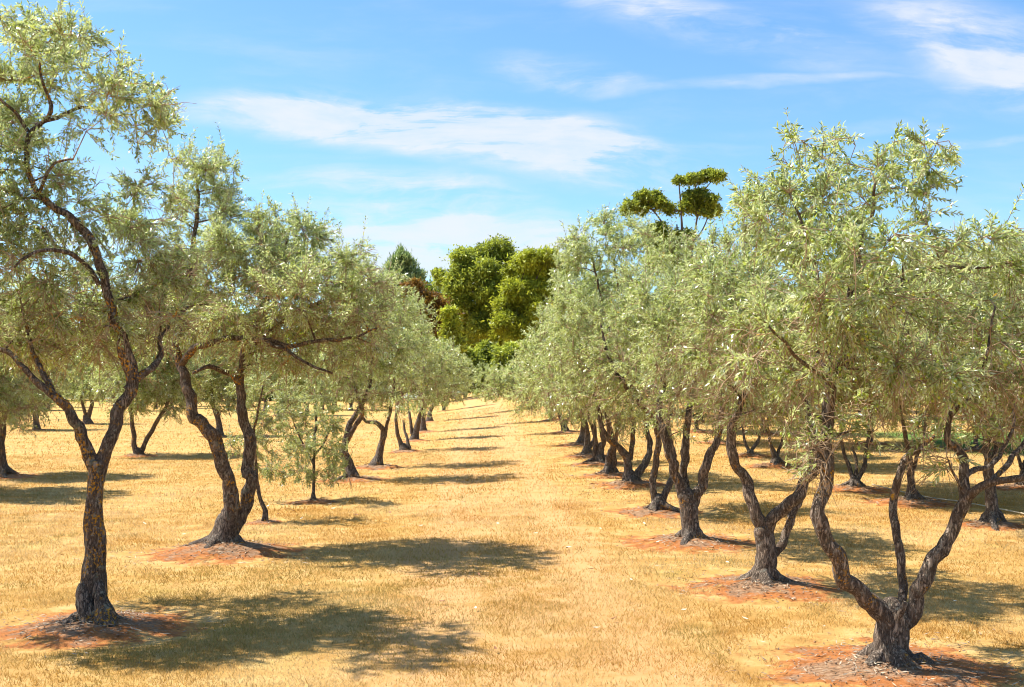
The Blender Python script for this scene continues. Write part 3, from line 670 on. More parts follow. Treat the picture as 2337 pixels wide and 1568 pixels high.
R_ROW = [
    ('olive with a forked dark trunk, second beyond the litter heap', (1390, 1084), [(1391, 1082, 34), (1390, 1060, 26), (1391, 1045, 22)], [[(1390, 1055, 20), (1393, 1030, 20), (1396, 1000, 16), (1360, 850, 9)], [(1396, 1075, 18), (1405, 1050, 12), (1402, 1020, 10), (1420, 880, 7)]],
     [(1310, 640, 60, 60), (1330, 740, 80, 80), (1280, 790, 60, 70), (1350, 850, 80, 70), (1290, 900, 55, 45), (1380, 920, 50, 40)], 18),
    ('olive with an upright dark trunk, third beyond the litter heap', (1366, 1057), [(1368, 1056, 30), (1366, 1040, 22), (1372, 1015, 18)], [[(1370, 1025, 16), (1375, 990, 14), (1340, 860, 8)], [(1362, 1050, 14), (1356, 1028, 12), (1358, 1000, 10), (1320, 880, 7)]],
     [(1270, 720, 55, 60), (1300, 780, 70, 70), (1250, 830, 55, 60), (1310, 880, 70, 60), (1260, 910, 50, 40), (1350, 940, 40, 35)], 19),
    ('olive with a leaning dark trunk, fourth beyond the litter heap', (1340, 1040), [(1338, 1038, 28), (1340, 1015, 18), (1340, 990, 15)], [[(1340, 1005, 14), (1338, 970, 12), (1310, 880, 7)], [(1345, 1020, 12), (1358, 990, 10), (1350, 930, 6)]],
     [(1240, 790, 50, 55), (1270, 830, 60, 60), (1230, 870, 50, 50), (1280, 900, 60, 50), (1320, 940, 40, 35)], 20),
    ('olive with a pale sunlit stump, fifth beyond the litter heap', (1325, 1014), [(1325, 1012, 22), (1328, 995, 15), (1332, 975, 12)], [[(1328, 988, 11), (1325, 950, 9), (1280, 860, 6)]],
     [(1210, 810, 45, 50), (1240, 850, 50, 50), (1210, 890, 45, 40), (1260, 910, 50, 45), (1300, 950, 35, 30)], 21),
    ('olive with a dark trunk leaning towards the track, near its far end', (1290, 986), [(1290, 985, 20), (1284, 965, 14), (1276, 945, 11)], [[(1284, 965, 11), (1270, 930, 9), (1230, 870, 6)], [(1288, 972, 9), (1300, 940, 7), (1290, 880, 5)]],
     [(1190, 850, 40, 40), (1220, 870, 45, 45), (1190, 905, 45, 32), (1250, 900, 45, 40), (1200, 930, 40, 22)], 22),
    ('olive hanging bare twigs low over the far end of the track', (1262, 958), [(1262, 957, 16), (1255, 940, 11), (1240, 920, 9)], [[(1255, 940, 9), (1220, 900, 7), (1170, 870, 5)]],
     [(1150, 855, 40, 32), (1180, 860, 45, 38), (1140, 885, 45, 24), (1200, 895, 40, 30), (1130, 905, 35, 14)], 23),
    ('bushy olive almost closing the track at its far end', (1215, 932), [(1215, 931, 12), (1205, 915, 9), (1190, 895, 7)], [[(1205, 915, 7), (1160, 890, 6), (1120, 870, 4)]],
     [(1110, 855, 35, 28), (1140, 870, 40, 30), (1090, 875, 28, 20), (1160, 895, 40, 24), (1110, 895, 40, 14)], 24)]
for lab, base, tr, lm, bl, sd in R_ROW:
    olive(lab, base, tr, lm, bl, dens=1.2, soil=0.9, mound=0.10, seed=sd, bare=0.4)

# --- the row on the shaded side, further along
olive('thin crooked olive stem with a small loose crown behind the leaning two-trunk tree', (604, 1190),
      [(604, 1189, 13), (606, 1165, 12), (594, 1140, 11), (586, 1095, 9), (583, 1050, 8)],
      [[(583, 1050, 8), (580, 990, 7), (590, 930, 6), (600, 880, 4)]],
      [(575, 980, 45, 80, 0, .5), (615, 900, 60, 60, 0, .5), (600, 1010, 45, 50, 0, .5), (560, 900, 40, 50, 0, .5), (650, 960, 50, 70, .3, .6), (540, 1010, 30, 45, 0, .5)], dens=2.2, soil=0.45, mound=0.03, leafmat=LEAF_SAP, seed=25, flare=0.4, min_rz=0.3, bare=0.2)
olive('young olive sapling, lollipop shaped, standing in the open beside the track', (715, 1144),
      [(715, 1143, 10), (716, 1105, 8), (716, 1060, 7), (717, 1020, 6)],
      [[(717, 1020, 9), (722, 960, 7), (720, 900, 5), (712, 860, 3)], [(716, 1060, 7), (690, 1010, 5), (665, 950, 3)], [(717, 1040, 6), (745, 1000, 5), (762, 940, 3)]],
      [(715, 900, 48, 60), (690, 960, 60, 60), (745, 960, 48, 60), (655, 1010, 55, 55, 0, .7), (715, 1030, 60, 45), (760, 1030, 32, 40), (640, 1080, 50, 24, 0, .9), (690, 1090, 40, 20, .2, .9), (745, 1090, 36, 18, 0, .9), (620, 960, 40, 60, 0, .7), (580, 1060, 40, 24, 0, .6), (700, 1070, 70, 26), (760, 1060, 36, 26), (660, 920, 50, 50)],
      dens=1.3, soil=0.6, mound=0.03, leafmat=LEAF_SAP, seed=26, flare=0.4, min_rz=0.4, bare=0.1)
L_ROW = [
    ('olive with a burled, S-bent trunk just beyond the sapling', (801, 1094), [(801, 1092, 34), (798, 1065, 25), (791, 1045, 24), (784, 1028, 22), (789, 1005, 18)], [[(788, 1010, 18), (796, 975, 17), (815, 940, 14), (838, 895, 11), (850, 800, 8), (840, 700, 5)], [(790, 1008, 15), (812, 970, 14), (826, 935, 11), (800, 860, 8)]],
     [(880, 660, 60, 50), (920, 710, 60, 50), (840, 660, 60, 45), (820, 720, 70, 50), (780, 780, 80, 70), (860, 770, 80, 70), (820, 850, 90, 60), (900, 820, 60, 60), (770, 890, 60, 45), (850, 900, 60, 40)], 27),
    ('olive with a slim curved trunk bending into a side branch, on a small dark mound', (856, 1066), [(857, 1064, 36), (864, 1040, 20), (872, 1005, 16)], [[(872, 1010, 16), (873, 978, 14), (858, 964, 12), (835, 962, 9), (815, 930, 7)], [(868, 1025, 11), (880, 990, 10), (886, 955, 9), (900, 860, 7), (890, 780, 4)]],
     [(950, 740, 55, 50), (900, 700, 60, 45), (890, 760, 60, 55), (930, 800, 60, 60), (870, 850, 70, 60), (930, 870, 55, 50), (860, 915, 55, 35)], 28),
    ('olive with a pale mulched base and two thin spreading stems', (924, 1030), [(924, 1029, 26), (921, 1018, 20)], [[(920, 1024, 12), (910, 1000, 12), (904, 965, 9), (910, 880, 6)], [(932, 1024, 10), (928, 1000, 8), (920, 960, 6)]],
     [(940, 780, 50, 50), (970, 820, 55, 55), (930, 870, 55, 50), (980, 880, 45, 40), (930, 925, 45, 30)], 29),
    ('olive with a thick dark leaning trunk halfway along the track', (944, 1006), [(944, 1005, 24), (948, 985, 17), (955, 960, 13)], [[(950, 975, 13), (962, 940, 10), (975, 870, 6)], [(940, 990, 11), (936, 960, 9), (930, 900, 5)]],
     [(980, 800, 45, 45), (1010, 830, 45, 50), (970, 870, 50, 45), (1010, 890, 40, 35), (960, 920, 35, 25)], 30),
    ('olive with a stout dark trunk, second from the far end of the track', (964, 986), [(964, 985, 20), (965, 965, 14), (966, 945, 11)], [[(965, 955, 11), (975, 910, 8), (1000, 850, 5)], [(964, 958, 9), (955, 920, 6), (960, 870, 4)]],
     [(1010, 810, 40, 40), (1035, 845, 40, 45), (1000, 880, 45, 40), (1035, 890, 32, 30), (985, 915, 35, 22)], 31),
    ('olive with a short stocky trunk, last tree before the far shrubs', (980, 963), [(980, 962, 17), (980, 945, 12), (984, 930, 9)], [[(980, 945, 9), (995, 910, 7), (1020, 860, 4)]],
     [(1030, 825, 35, 35), (1050, 855, 35, 38), (1025, 885, 40, 32), (1000, 905, 40, 25)], 32),
    ('low bushy olive with many bare stems at the far end of the track', (1012, 938), [(1012, 937, 8), (1012, 925, 7)], [[(1012, 930, 6), (1000, 900, 5), (1010, 870, 3)], [(1012, 930, 6), (1025, 905, 5), (1040, 870, 3)], [(1012, 932, 5), (1020, 910, 4), (1015, 880, 3)]],
     [(1050, 845, 30, 34), (1030, 870, 40, 30), (1010, 895, 40, 20), (1060, 880, 20, 20)], 33)]
for lab, base, tr, lm, bl, sd in L_ROW:
    olive(lab, base, tr, lm, bl, dens=1.2, soil=0.9, mound=0.10, seed=sd, bare=0.4)

# --- olives of the neighbouring rows, seen between the front trunks
SIDE = [
    ('olive mostly cut off by the edge, bright boughs hanging beside the tall lichened tree', (-110, 1125), [(-110, 1123, 34), (-105, 1080, 26), (-98, 1050, 22)], [[(-100, 1060, 20), (-80, 1000, 15), (-40, 930, 9)], [(-102, 1055, 16), (-130, 990, 13), (-150, 920, 8)]], 4.0, 1.9),
    ('olive with a dark trunk beyond the tall lichened tree, partly cut off by the edge', (12, 1086), [(10, 1084, 34), (4, 1050, 24), (0, 1010, 22)], [[(0, 1020, 20), (6, 970, 18), (10, 920, 13), (-10, 830, 8)]], 4.0, 1.6),
    ('olive with a short dark stump in a round litter ring, left of the lichened limb', (84, 981), [(84, 980, 20), (82, 960, 16), (80, 940, 15)], [[(80, 945, 13), (70, 915, 10), (60, 870, 7)], [(82, 945, 10), (100, 910, 8), (120, 870, 5)]], 4.0, 1.6),
    ('olive with a forked black trunk seen inside the V of the lichened tree', (200, 967), [(200, 966, 24), (196, 950, 17)], [[(196, 955, 12), (192, 935, 9), (180, 890, 6)], [(200, 955, 14), (208, 925, 11), (212, 890, 8)]], 3.9, 1.6),
    ('olive with a clear V of two thin stems seen between the two nearest trunks', (316, 1040), [(316, 1038, 26), (314, 1028, 20)], [[(312, 1034, 15), (304, 995, 13), (299, 950, 11), (290, 890, 7)], [(320, 1032, 13), (340, 992, 12), (362, 955, 11), (386, 915, 10), (400, 860, 7)]], 4.0, 1.7),
    ('olive with a slim trunk glimpsed between the twin trunks of the leaning tree', (499, 995), [(499, 994, 22), (500, 970, 15), (494, 940, 14)], [[(495, 950, 13), (485, 915, 11), (480, 860, 7)]], 4.0, 1.6),
    ('far olive in the shade band beside the edge of the photo', (22, 938), [(22, 937, 10), (20, 920, 8)], [[(20, 922, 7), (10, 895, 5)], [(22, 922, 6), (36, 895, 4)]], 4.2, 1.8),
    ('far olive whose trunk shows above the round litter ring', (140, 930), [(140, 929, 10), (141, 912, 8)], [[(141, 914, 7), (130, 890, 5)], [(141, 914, 6), (155, 890, 4)]], 4.2, 1.8),
    ('far olive in the shade band behind the forked black trunk', (262, 926), [(262, 925, 10), (260, 908, 8)], [[(260, 910, 7), (270, 885, 5)], [(260, 910, 6), (245, 885, 4)]], 4.2, 1.8),
    ('far olive behind the clear V of two thin stems', (392, 932), [(392, 931, 10), (390, 912, 8)], [[(390, 914, 7), (400, 890, 5)], [(391, 914, 6), (378, 890, 4)]], 4.2, 1.8),
    ('far olive behind the twisted right trunk of the leaning tree', (605, 940), [(605, 939, 11), (606, 918, 8)], [[(606, 920, 7), (595, 895, 5)], [(606, 920, 6), (620, 895, 4)]], 4.2, 1.8),
    ('far olive behind the top of the sapling', (700, 948), [(700, 947, 11), (701, 925, 8)], [[(701, 928, 7), (710, 900, 5)], [(700, 928, 6), (688, 900, 4)]], 4.2, 1.8),
    ('far olive between the sapling and the burled trunk', (765, 935), [(765, 934, 10), (764, 914, 8)], [[(764, 916, 7), (772, 890, 5)], [(764, 916, 6), (752, 890, 4)]], 4.2, 1.8),
    ('olive with three thin stems meeting in a dark mound, seen left of the V limbs', (1950, 1115), [(1950, 1114, 32), (1950, 1095, 24)], [[(1948, 1100, 13), (1938, 1065, 12), (1924, 1030, 10), (1915, 960, 7)], [(1951, 1092, 12), (1954, 1060, 9), (1945, 1020, 7)], [(1954, 1098, 15), (1968, 1068, 14), (1976, 1030, 12), (1985, 950, 8)]], 3.9, 1.5),
    ('olive with a straight grey trunk on a mound, seen right of the thin middle limb', (2082, 1146), [(2082, 1144, 34), (2080, 1120, 24), (2077, 1080, 21)], [[(2078, 1090, 18), (2074, 1045, 16), (2060, 960, 10)], [(2078, 1085, 13), (2095, 1030, 11), (2110, 960, 7)]], 3.9, 1.6),
    ('olive with a sturdy pale ridged trunk under the right-hand boughs', (2264, 1197), [(2264, 1195, 48), (2264, 1165, 34), (2260, 1120, 29), (2255, 1075, 27)], [[(2256, 1085, 24), (2250, 1030, 22), (2245, 960, 15), (2230, 860, 9)], [(2256, 1075, 17), (2275, 1020, 14), (2300, 940, 9)]], 3.9, 1.5),
    ('olive with a low dark stump and litter ring, seen right of the slim waisted trunk', (1772, 1063), [(1772, 1062, 26), (1770, 1045, 18), (1762, 1025, 13)], [[(1768, 1040, 11), (1755, 1000, 9), (1750, 950, 6)], [(1771, 1045, 10), (1785, 1000, 8), (1795, 950, 5)]], 3.8, 1.6),
    ('olive with a leaning forked trunk in deep shade behind the slim waisted tree', (1712, 1040), [(1712, 1039, 20), (1712, 1030, 15)], [[(1712, 1032, 10), (1722, 1015, 10), (1735, 990, 8), (1745, 940, 5)], [(1710, 1032, 9), (1700, 1005, 7), (1690, 960, 5)]], 3.8, 1.6),
    ('olive with a dark trunk against the green lawn at the edge of the photo', (2328, 1112), [(2328, 1110, 26), (2332, 1085, 19), (2340, 1055, 16)], [[(2336, 1065, 15), (2350, 1010, 11), (2350, 940, 7)], [(2332, 1070, 11), (2315, 1020, 8), (2300, 950, 5)]], 3.9, 1.6),
    ('far olive behind the left limb of the slim waisted tree', (1640, 1010), [(1640, 1009, 12), (1642, 990, 9)], [[(1642, 992, 8), (1650, 960, 6)], [(1641, 992, 7), (1630, 960, 5)]], 4.0, 1.8),
    ('far olive behind the epicormic shoots of the V-shaped tree', (1855, 1022), [(1855, 1021, 14), (1853, 1000, 10)], [[(1853, 1004, 9), (1845, 970, 6)], [(1854, 1004, 7), (1868, 970, 5)]], 4.0, 1.8),
    ('far olive behind the three thin stems', (1985, 1012), [(1985, 1011, 13), (1986, 992, 10)], [[(1986, 994, 8), (1995, 960, 6)], [(1985, 994, 7), (1972, 960, 5)]], 4.0, 1.8),
    ('far olive behind the straight grey trunk', (2105, 1022), [(2105, 1021, 14), (2104, 1000, 10)], [[(2104, 1003, 9), (2112, 965, 6)], [(2104, 1003, 7), (2092, 965, 5)]], 4.0, 1.8),
    ('far olive at the end of the green lawn', (2225, 1028), [(2225, 1027, 15), (2226, 1005, 11)], [[(2226, 1008, 9), (2218, 970, 6)], [(2226, 1008, 8), (2240, 970, 5)]], 4.0, 1.8),
    ('far olive behind the fanned limbs of the hollow trunk', (1590, 985), [(1590, 984, 11), (1588, 965, 8)], [[(1588, 968, 7), (1580, 940, 5)], [(1588, 968, 6), (1600, 940, 4)]], 4.0, 1.8),
    ('far olive between the slim waisted tree and the low dark stump', (1745, 990), [(1745, 989, 11), (1746, 970, 8)], [[(1746, 972, 7), (1755, 945, 5)], [(1745, 972, 6), (1735, 945, 4)]], 4.0, 1.8)]
far_spots = [-40, 45, 110, 180, 235, 320, 355, 440, 520, 560, 650, 735, 800, 850, 1330, 1390, 1460, 1530, 1600, 1680, 1760, 1830, 1900, 1960, 2040, 2120, 2200, 2280, 2350]
FR = random.Random(4)
for px in far_spots:
    py = FR.uniform(905, 940) if px < 1000 else FR.uniform(935, 962)
    SIDE.append(('far olive in the last rows, its low crown reaching down into the shade band', (px, py), [(px, py - 1, 9), (px + 1, py - 14, 7)],
                 [[(px + 1, py - 12, 6), (px + FR.uniform(4, 16), py - 40, 4)], [(px, py - 12, 5), (px - FR.uniform(4, 16), py - 40, 4)]], 4.3, 2.0, 0.35))
for i, (lab, base, tr, lm, h, r, *lowz) in enumerate(SIDE):
    auto_olive(lab, base, tr, lm, h, r, seed=50 + i, low=lowz[0] if lowz else 0.95, dens=1.3, soil=0.85, mound=0.10, bare=0.35, **({'group': 'olives of the last rows'} if lowz else {}))


# ------------------------------------------------------------------ trees beyond the grove
def lobed_tree(name, label, cat, base_px, Y, lobes, mat, trunk_w, limbs=(), leaf=(0.34, 0.13), per=1500, seed=1, group=None, droop=0.5, bark=None, fine=7):
    """a far tree: tapered trunk and boughs, each bough ending in a rounded head of leaf-sized faces"""
    global rng
    rng = np.random.default_rng(seed)
    d = ray(*base_px); P = np.array((d.x * Y, Y, float(ground_base(d.x * Y, Y)))); ppm = F / Y
    root = thing(name, label, cat, P, group)
    def loc(px, py, dz=0): return at(px, py, Y + dz) - P
    L = []
    for lb in lobes:
        px, py, rx, ry = lb[:4]; dz = lb[4] if len(lb) > 4 else rng.uniform(-2.2, 1.5)
        L.append((loc(px, py, dz), np.array((rx / ppm, max(rx, ry) / ppm * 1.0, ry / ppm))))
    sat = []
    for c, r in L:
        for _ in range(6):
            sat.append((c + norm(rng.normal(size=3) + np.array((0, -0.3, 0.35))) * r * rng.uniform(0.55, 0.8), r * rng.uniform(0.38, 0.6)))
    L = [(c, r * 0.86) for c, r in L]
    nmain = len(L); L = L + sat
    cen = np.mean([l[0] for l in L], 0)
    cs = []
    topz = min(max(l[0][2] for l in L) * 0.75, cen[2])
    tp = [np.array((0, 0, -0.3)), np.array((0, 0, 0.35 * topz)) + cen * (0.15, 0.15, 0), np.array((cen[0] * 0.6, cen[1] * 0.6, 0.75 * topz)), np.array((cen[0], cen[1], topz))]
    trk = smooth_curve(tp, np.array((1, .75, .55, .3)) * trunk_w, 0.4); cs.append(trk)
    bc = []
    if limbs:
        for lm in limbs: cs.append(smooth_curve([loc(q[0], q[1], 0) for q in lm], [q[2] / 2 / ppm for q in lm], 0.4))
    allp = np.concatenate([c[0] for c in cs])
    for c, r in L[:nmain]:
        k = int(np.argmin(np.linalg.norm(allp - c, axis=1) + np.maximum(allp[:, 2] - c[2], 0) * 3)); s = allp[k]
        mid = (s + c) / 2 + rng.normal(scale=0.12 * np.linalg.norm(c - s), size=3)
        bc.append(smooth_curve([s, mid, c], [max(0.05, trunk_w * 0.35), 0.07, 0.035], 0.4))
        for _ in range(fine):
            e = c + norm(rng.normal(size=3)) * r * 0.8; bc.append((np.array((c, (c + e) / 2 + rng.normal(scale=0.1, size=3), e)), np.array((0.04, 0.03, 0.015))))
    link('trunk', trunk_mesh('trunk', cs, 8, bark or BARK_GUM, None, 0.12), root)
    v, pl, _ = tubes(bc, 5); link('branches', make_mesh('branches', v, pl, bark or BARK_GUM, smooth=True), root)
    V = []; tint = []
    for c, r in L:
        lt = rng.normal(0, 0.12)
        n = max(60, int(3.6 * 0.075 / leaf[0] ** 1.7 * per * (r[0] * r[2] + r[1] * r[2] + r[0] * r[1]) / 6.0))
        # sprays of leaves gathered in clumps over the head, leaving gaps between them
        nc = max(8, n // 26)
        cd = norm(rng.normal(size=(nc, 3)) + np.array((0, 0, 0.25))); q = rng.uniform(0.35, 1.08, nc) ** 0.6
        cp = c + cd * r * q[:, None]; ct = np.clip(rng.normal(0.5, 0.26, nc), 0, 1)
        k = rng.integers(0, nc, n)
        sp = 0.20 * r.mean() + 0.12
        loose = np.where(rng.random(n) < 0.16, 2.1, 1.0)[:, None]
        p = cp[k] + rng.normal(scale=sp * 0.62, size=(n, 3)) * (1, 1, 0.8) * loose
        dd = norm(cd[k] * 0.7 + rng.normal(scale=0.7, size=(n, 3)) - np.array((0, 0, droop)))
        s = norm(np.cross(dd, rng.normal(size=(n, 3)) + np.array((0, 0, 1.0))))
        l = leaf[0] * rng.uniform(0.6, 1.3, n)[:, None]; w = leaf[1] * rng.uniform(0.7, 1.2, n)[:, None] / 2
        V.append(np.stack([p, p + dd * l * .45 + s * w, p + dd * l, p + dd * l * .45 - s * w], 1).reshape(-1, 3))
        tint.append(np.repeat(np.clip(ct[k] + lt + rng.normal(scale=0.24, size=n), 0, 1), 4))
    V = np.concatenate(V)
    link('crown', make_mesh('crown', V, [np.arange(len(V)).reshape(-1, 4)], mat, {'tint': np.concatenate(tint)}), root)
    return root


lobed_tree('gum_tree', 'rounded green gum tree with many leafy heads above the far track end', 'gum tree', (1105, 900), 108,
           [(1128, 578, 44, 26, 0), (1092, 590, 34, 24, 1), (1053, 600, 32, 28, -1), (1010, 634, 20, 22, 0), (1116, 632, 40, 36, -2), (1052, 645, 34, 32, -2), (1158, 612, 30, 28, 1), (1045, 690, 32, 30, -1.5), (1110, 682, 24, 26, -2.5), (1080, 720, 26, 26, -1), (1060, 740, 24, 26, 0), (1098, 752, 28, 32, -2), (1085, 650, 34, 30, 2), (1128, 720, 22, 24, 1), (1040, 660, 20, 30, 1), (1085, 780, 36, 34, 1), (1120, 770, 30, 34, 1), (1055, 770, 30, 34, 1.5), (1140, 660, 32, 30, 1.5), (1075, 620, 30, 26, 1.5), (1160, 645, 30, 30, 1.5)],
           GUM_GREEN, 0.34, limbs=[[(1105, 860, 16), (1120, 780, 14), (1135, 700, 11), (1140, 640, 8)], [(1112, 800, 10), (1100, 740, 8), (1090, 690, 6)]], seed=201, per=1700)
lobed_tree('gum_tree', 'yellow-green gum tree of stacked leafy heads beside the rounded green gum', 'gum tree', (1180, 900), 103,
           [(1204, 596, 34, 24), (1245, 590, 30, 20), (1212, 630, 38, 24), (1236, 645, 34, 30), (1183, 662, 34, 24), (1215, 672, 36, 28), (1162, 706, 34, 28), (1200, 715, 34, 30), (1150, 738, 28, 22), (1152, 772, 30, 30), (1185, 760, 30, 34), (1270, 620, 30, 30), (1270, 670, 30, 30), (1230, 720, 30, 40), (1190, 690, 30, 30, 1.5), (1180, 625, 26, 26, 1.5), (1225, 610, 30, 22, 1.5), (1180, 795, 36, 30, 1)],
           GUM_YELLOW, 0.28, seed=202, per=1700)
lobed_tree('gum_shrub', 'small rounded green shrub at the foot of the far gum trees', 'shrub', (1113, 880), 95,
           [(1113, 800, 27, 20, 0), (1100, 820, 22, 22, 0), (1125, 825, 24, 22, 0), (1112, 845, 30, 25, 0)], GUM_GREEN, 0.08, seed=203, per=1600)
lobed_tree('umbrella_gum_tree', 'tall gum tree with flat umbrella tufts on bare thin branches against the sky', 'gum tree', (1560, 900), 98,
           [(1636, 404, 15, 12, 0), (1614, 402, 16, 14, .6), (1592, 408, 14, 11, 0), (1572, 412, 13, 11, -.4), (1546, 412, 9, 8, 0), (1468, 450, 18, 14, 0), (1492, 452, 17, 15, .4), (1440, 470, 17, 14, -.4), (1426, 482, 10, 9, 0), (1462, 478, 18, 12, .3), (1508, 468, 17, 14, 0), (1526, 478, 13, 11, .4),
            (1578, 452, 16, 14, 0), (1600, 448, 17, 15, .5), (1624, 462, 16, 14, -.5), (1566, 472, 14, 14, 0), (1592, 474, 17, 14, .4), (1634, 480, 10, 9, 0), (1612, 486, 15, 11, 0), (1500, 528, 22, 18, 0), (1485, 545, 19, 19, .4), (1520, 540, 19, 19, -.3), (1545, 548, 22, 19, .4), (1510, 566, 26, 19, 0), (1572, 540, 13, 14, 0), (1560, 570, 24, 19, 0), (1540, 600, 37, 24, 0), (1500, 600, 32, 24, 0)],
           GUM_LEAF, 0.2, limbs=[[(1556, 700, 12), (1552, 620, 9), (1556, 540, 6), (1553, 470, 4), (1549, 420, 3)], [(1556, 620, 8), (1580, 560, 6), (1590, 500, 4), (1605, 440, 3), (1625, 412, 2)], [(1553, 610, 7), (1530, 550, 5), (1505, 500, 4), (1480, 470, 3)], [(1592, 500, 3), (1580, 450, 3), (1592, 418, 2)], [(1582, 555, 4), (1605, 520, 3), (1620, 480, 2)]],
           seed=204, per=2000, fine=16, leaf=(0.32, 0.13), droop=0.2)
lobed_tree('pine_tree', 'blue-green pine with upswept shoots beside the far gum trees', 'pine tree', (915, 900), 92,
           [(914, 584, 7, 16, 0), (903, 600, 9, 18, 0), (928, 602, 10, 18, 0), (915, 622, 20, 20, 0), (890, 618, 9, 18, 0), (942, 620, 10, 18, 0), (880, 640, 9, 16, 0), (958, 638, 9, 16, 0), (905, 645, 26, 18, 0), (935, 648, 26, 18, 0), (885, 645, 14, 14, 0), (955, 645, 12, 16, 0), (915, 675, 40, 22, 0), (920, 710, 40, 24, 0)],
           PINE_LEAF, 0.2, limbs=[[(915, 700, 8), (915, 620, 5), (916, 575, 3)]], seed=205, per=1000, leaf=(0.42, 0.08), droop=-0.9)
lobed_tree('rust_leaved_tree', 'low tree with rust-brown foliage in front of the pine', 'tree', (960, 890), 88,
           [(938, 655, 24, 14, 0), (955, 675, 26, 18, 0), (975, 688, 24, 18, 0), (1000, 700, 22, 18, 0), (985, 715, 28, 20, 0), (950, 700, 30, 22, 0), (1020, 720, 20, 18, 0), (1005, 745, 26, 24, 0), (960, 740, 30, 24, 0)],
           RUST_LEAF, 0.2, seed=206, per=1500)
lobed_tree('gum_shrub', 'yellow-tinged shrub tucked between the rust-brown tree and the green gum', 'shrub', (1022, 890), 84,
           [(1022, 718, 16, 15, 0), (1035, 735, 14, 13, 0), (1028, 755, 18, 18, 0), (1030, 790, 22, 26, 0)], GUM_YELLOW, 0.1, seed=207, per=1500)
lobed_tree('gum_shrub', 'dark green thicket under the yellow-green gum, closing the end of the track', 'shrub', (1175, 890), 92,
           [(1150, 815, 26, 26, 0), (1180, 805, 30, 30, 0), (1210, 820, 34, 34, 0), (1165, 850, 36, 30, 0), (1205, 865, 40, 30, 0), (1245, 840, 36, 36, 0), (1130, 868, 30, 24, 0)], GUM_GREEN, 0.1, seed=208, per=1200)
lobed_tree('gum_shrub', 'dark green thicket under the rounded green gum, beside the last shaded olives', 'shrub', (1060, 890), 93,
           [(1050, 800, 26, 28, 0), (1070, 825, 28, 26, 0), (1040, 840, 30, 30, 0), (1085, 850, 30, 26, 0), (1060, 868, 36, 26, 0), (1010, 850, 34, 34, 0), (1095, 875, 24, 20, 0)], GUM_GREEN, 0.1, seed=209, per=1200)
fr = np.random.default_rng(5)
for k, px in enumerate([-60, 40, 150, 260, 380, 500, 620, 740, 840, 960, 1060, 1160, 1250, 1330, 1440, 1660, 1780, 1900, 2020, 2140, 2260, 2380]):
    t = fr.uniform(660, 730); lo = []
    for j in range(14):
        lo.append((px + fr.uniform(-66, 66), fr.uniform(t, 905), fr.uniform(26, 42), fr.uniform(24, 40)))
    lobed_tree('gum_tree', 'distant dark gum tree glimpsed in the gaps between olive crowns', 'gum tree', (px, 880), fr.uniform(112, 124), lo,
               GUM_GREEN if k % 3 else GUM_LEAF, 0.25, seed=300 + k, per=700, leaf=(0.5, 0.2), group='gum trees behind the grove')

# two wires between the pine and the green gum
for k, py in enumerate((646, 664)):
    a = at(860, py - 6, 116); b = at(1075, py + 3, 116); m_ = (a + b) / 2 - np.array((0, 0, 0.25))
    pts, rr = smooth_curve([a, m_, b], [0.03] * 3, 1.0)
    v, pl, _ = tubes([(pts - a, rr)], 5)
    o = link('power_line', make_mesh('power_line', v, pl, plain('grey wire', (0.16, 0.16, 0.16))), loc=a)
    o['label'] = ('upper' if k == 0 else 'lower') + ' of two thin wires crossing the sky gap left of the green gum'; o['category'] = 'wire'; o['group'] = 'overhead wires'

# ------------------------------------------------------------------ ground
rng = np.random.default_rng(77)
SO = np.array(SOIL)


def soil_mask(x, y):
    """1 at a tree's foot falling to 0 at the rim of its bare basin; and the mound height"""
    x = np.asarray(x, float); y = np.asarray(y, float); m = np.zeros_like(x); h = np.zeros_like(x)
    for sx, sy, r, mo in SO:
        sel = (np.abs(x - sx) < 1.6 * r) & (np.abs(y - sy) < 1.6 * r)
        if not sel.any(): continue
        d = np.hypot(x[sel] - sx, y[sel] - sy) / r
        m[sel] = np.maximum(m[sel], np.clip(1.25 - d, 0, 1))
        h[sel] += mo * np.exp(-(d / 0.42) ** 2) - 0.02 * np.exp(-((d - 0.75) / 0.2) ** 2)
    return m, h


def ground_z(x, y):
    m, h = soil_mask(x, y)
    return ground_base(x, y) + h


def geo(a, b, s0, k):
    o = [a]; s = s0
    while o[-1] < b: o.append(o[-1] + s); s *= k
    return np.array(o)


ys = np.concatenate([-geo(0, 80, 1.0, 1.3)[::-1], np.arange(0.5, 5.5, 0.5), np.arange(5.6, 24, 0.075), geo(24, 700, 0.09, 1.016)])
xh = np.concatenate([np.arange(0, 6.0, 0.08), geo(6.0, 700, 0.1, 1.035)]); xs = np.concatenate([-xh[:0:-1], xh])
X, Yg = np.meshgrid(xs, ys); Xr, Yr = X.ravel(), Yg.ravel()
sm, sh = soil_mask(Xr, Yr)
near = np.clip(1.4 - Yr / 30, 0, 1)
Z = ground_base(Xr, Yr) + sh + 0.022 * near * (fbm(Xr * 2.2, Yr * 2.2, 3, 3) - 0.5)
ny, nx = X.shape; i = np.arange(ny * nx).reshape(ny, nx)
quads = np.stack([i[:-1, :-1], i[:-1, 1:], i[1:, 1:], i[1:, :-1]], -1).reshape(-1, 4)
d1 = ray(2130, 1092); d2 = ray(2336, 1092)


def green_mask(x, y):
    """the watered lawn at the right-hand edge"""
    g = np.clip((x - 10.6) / 1.2, 0, 1) * np.clip((y - 24.5) / 1.0, 0, 1) * np.clip((34.0 - y) / 1.5, 0, 1)
    return g


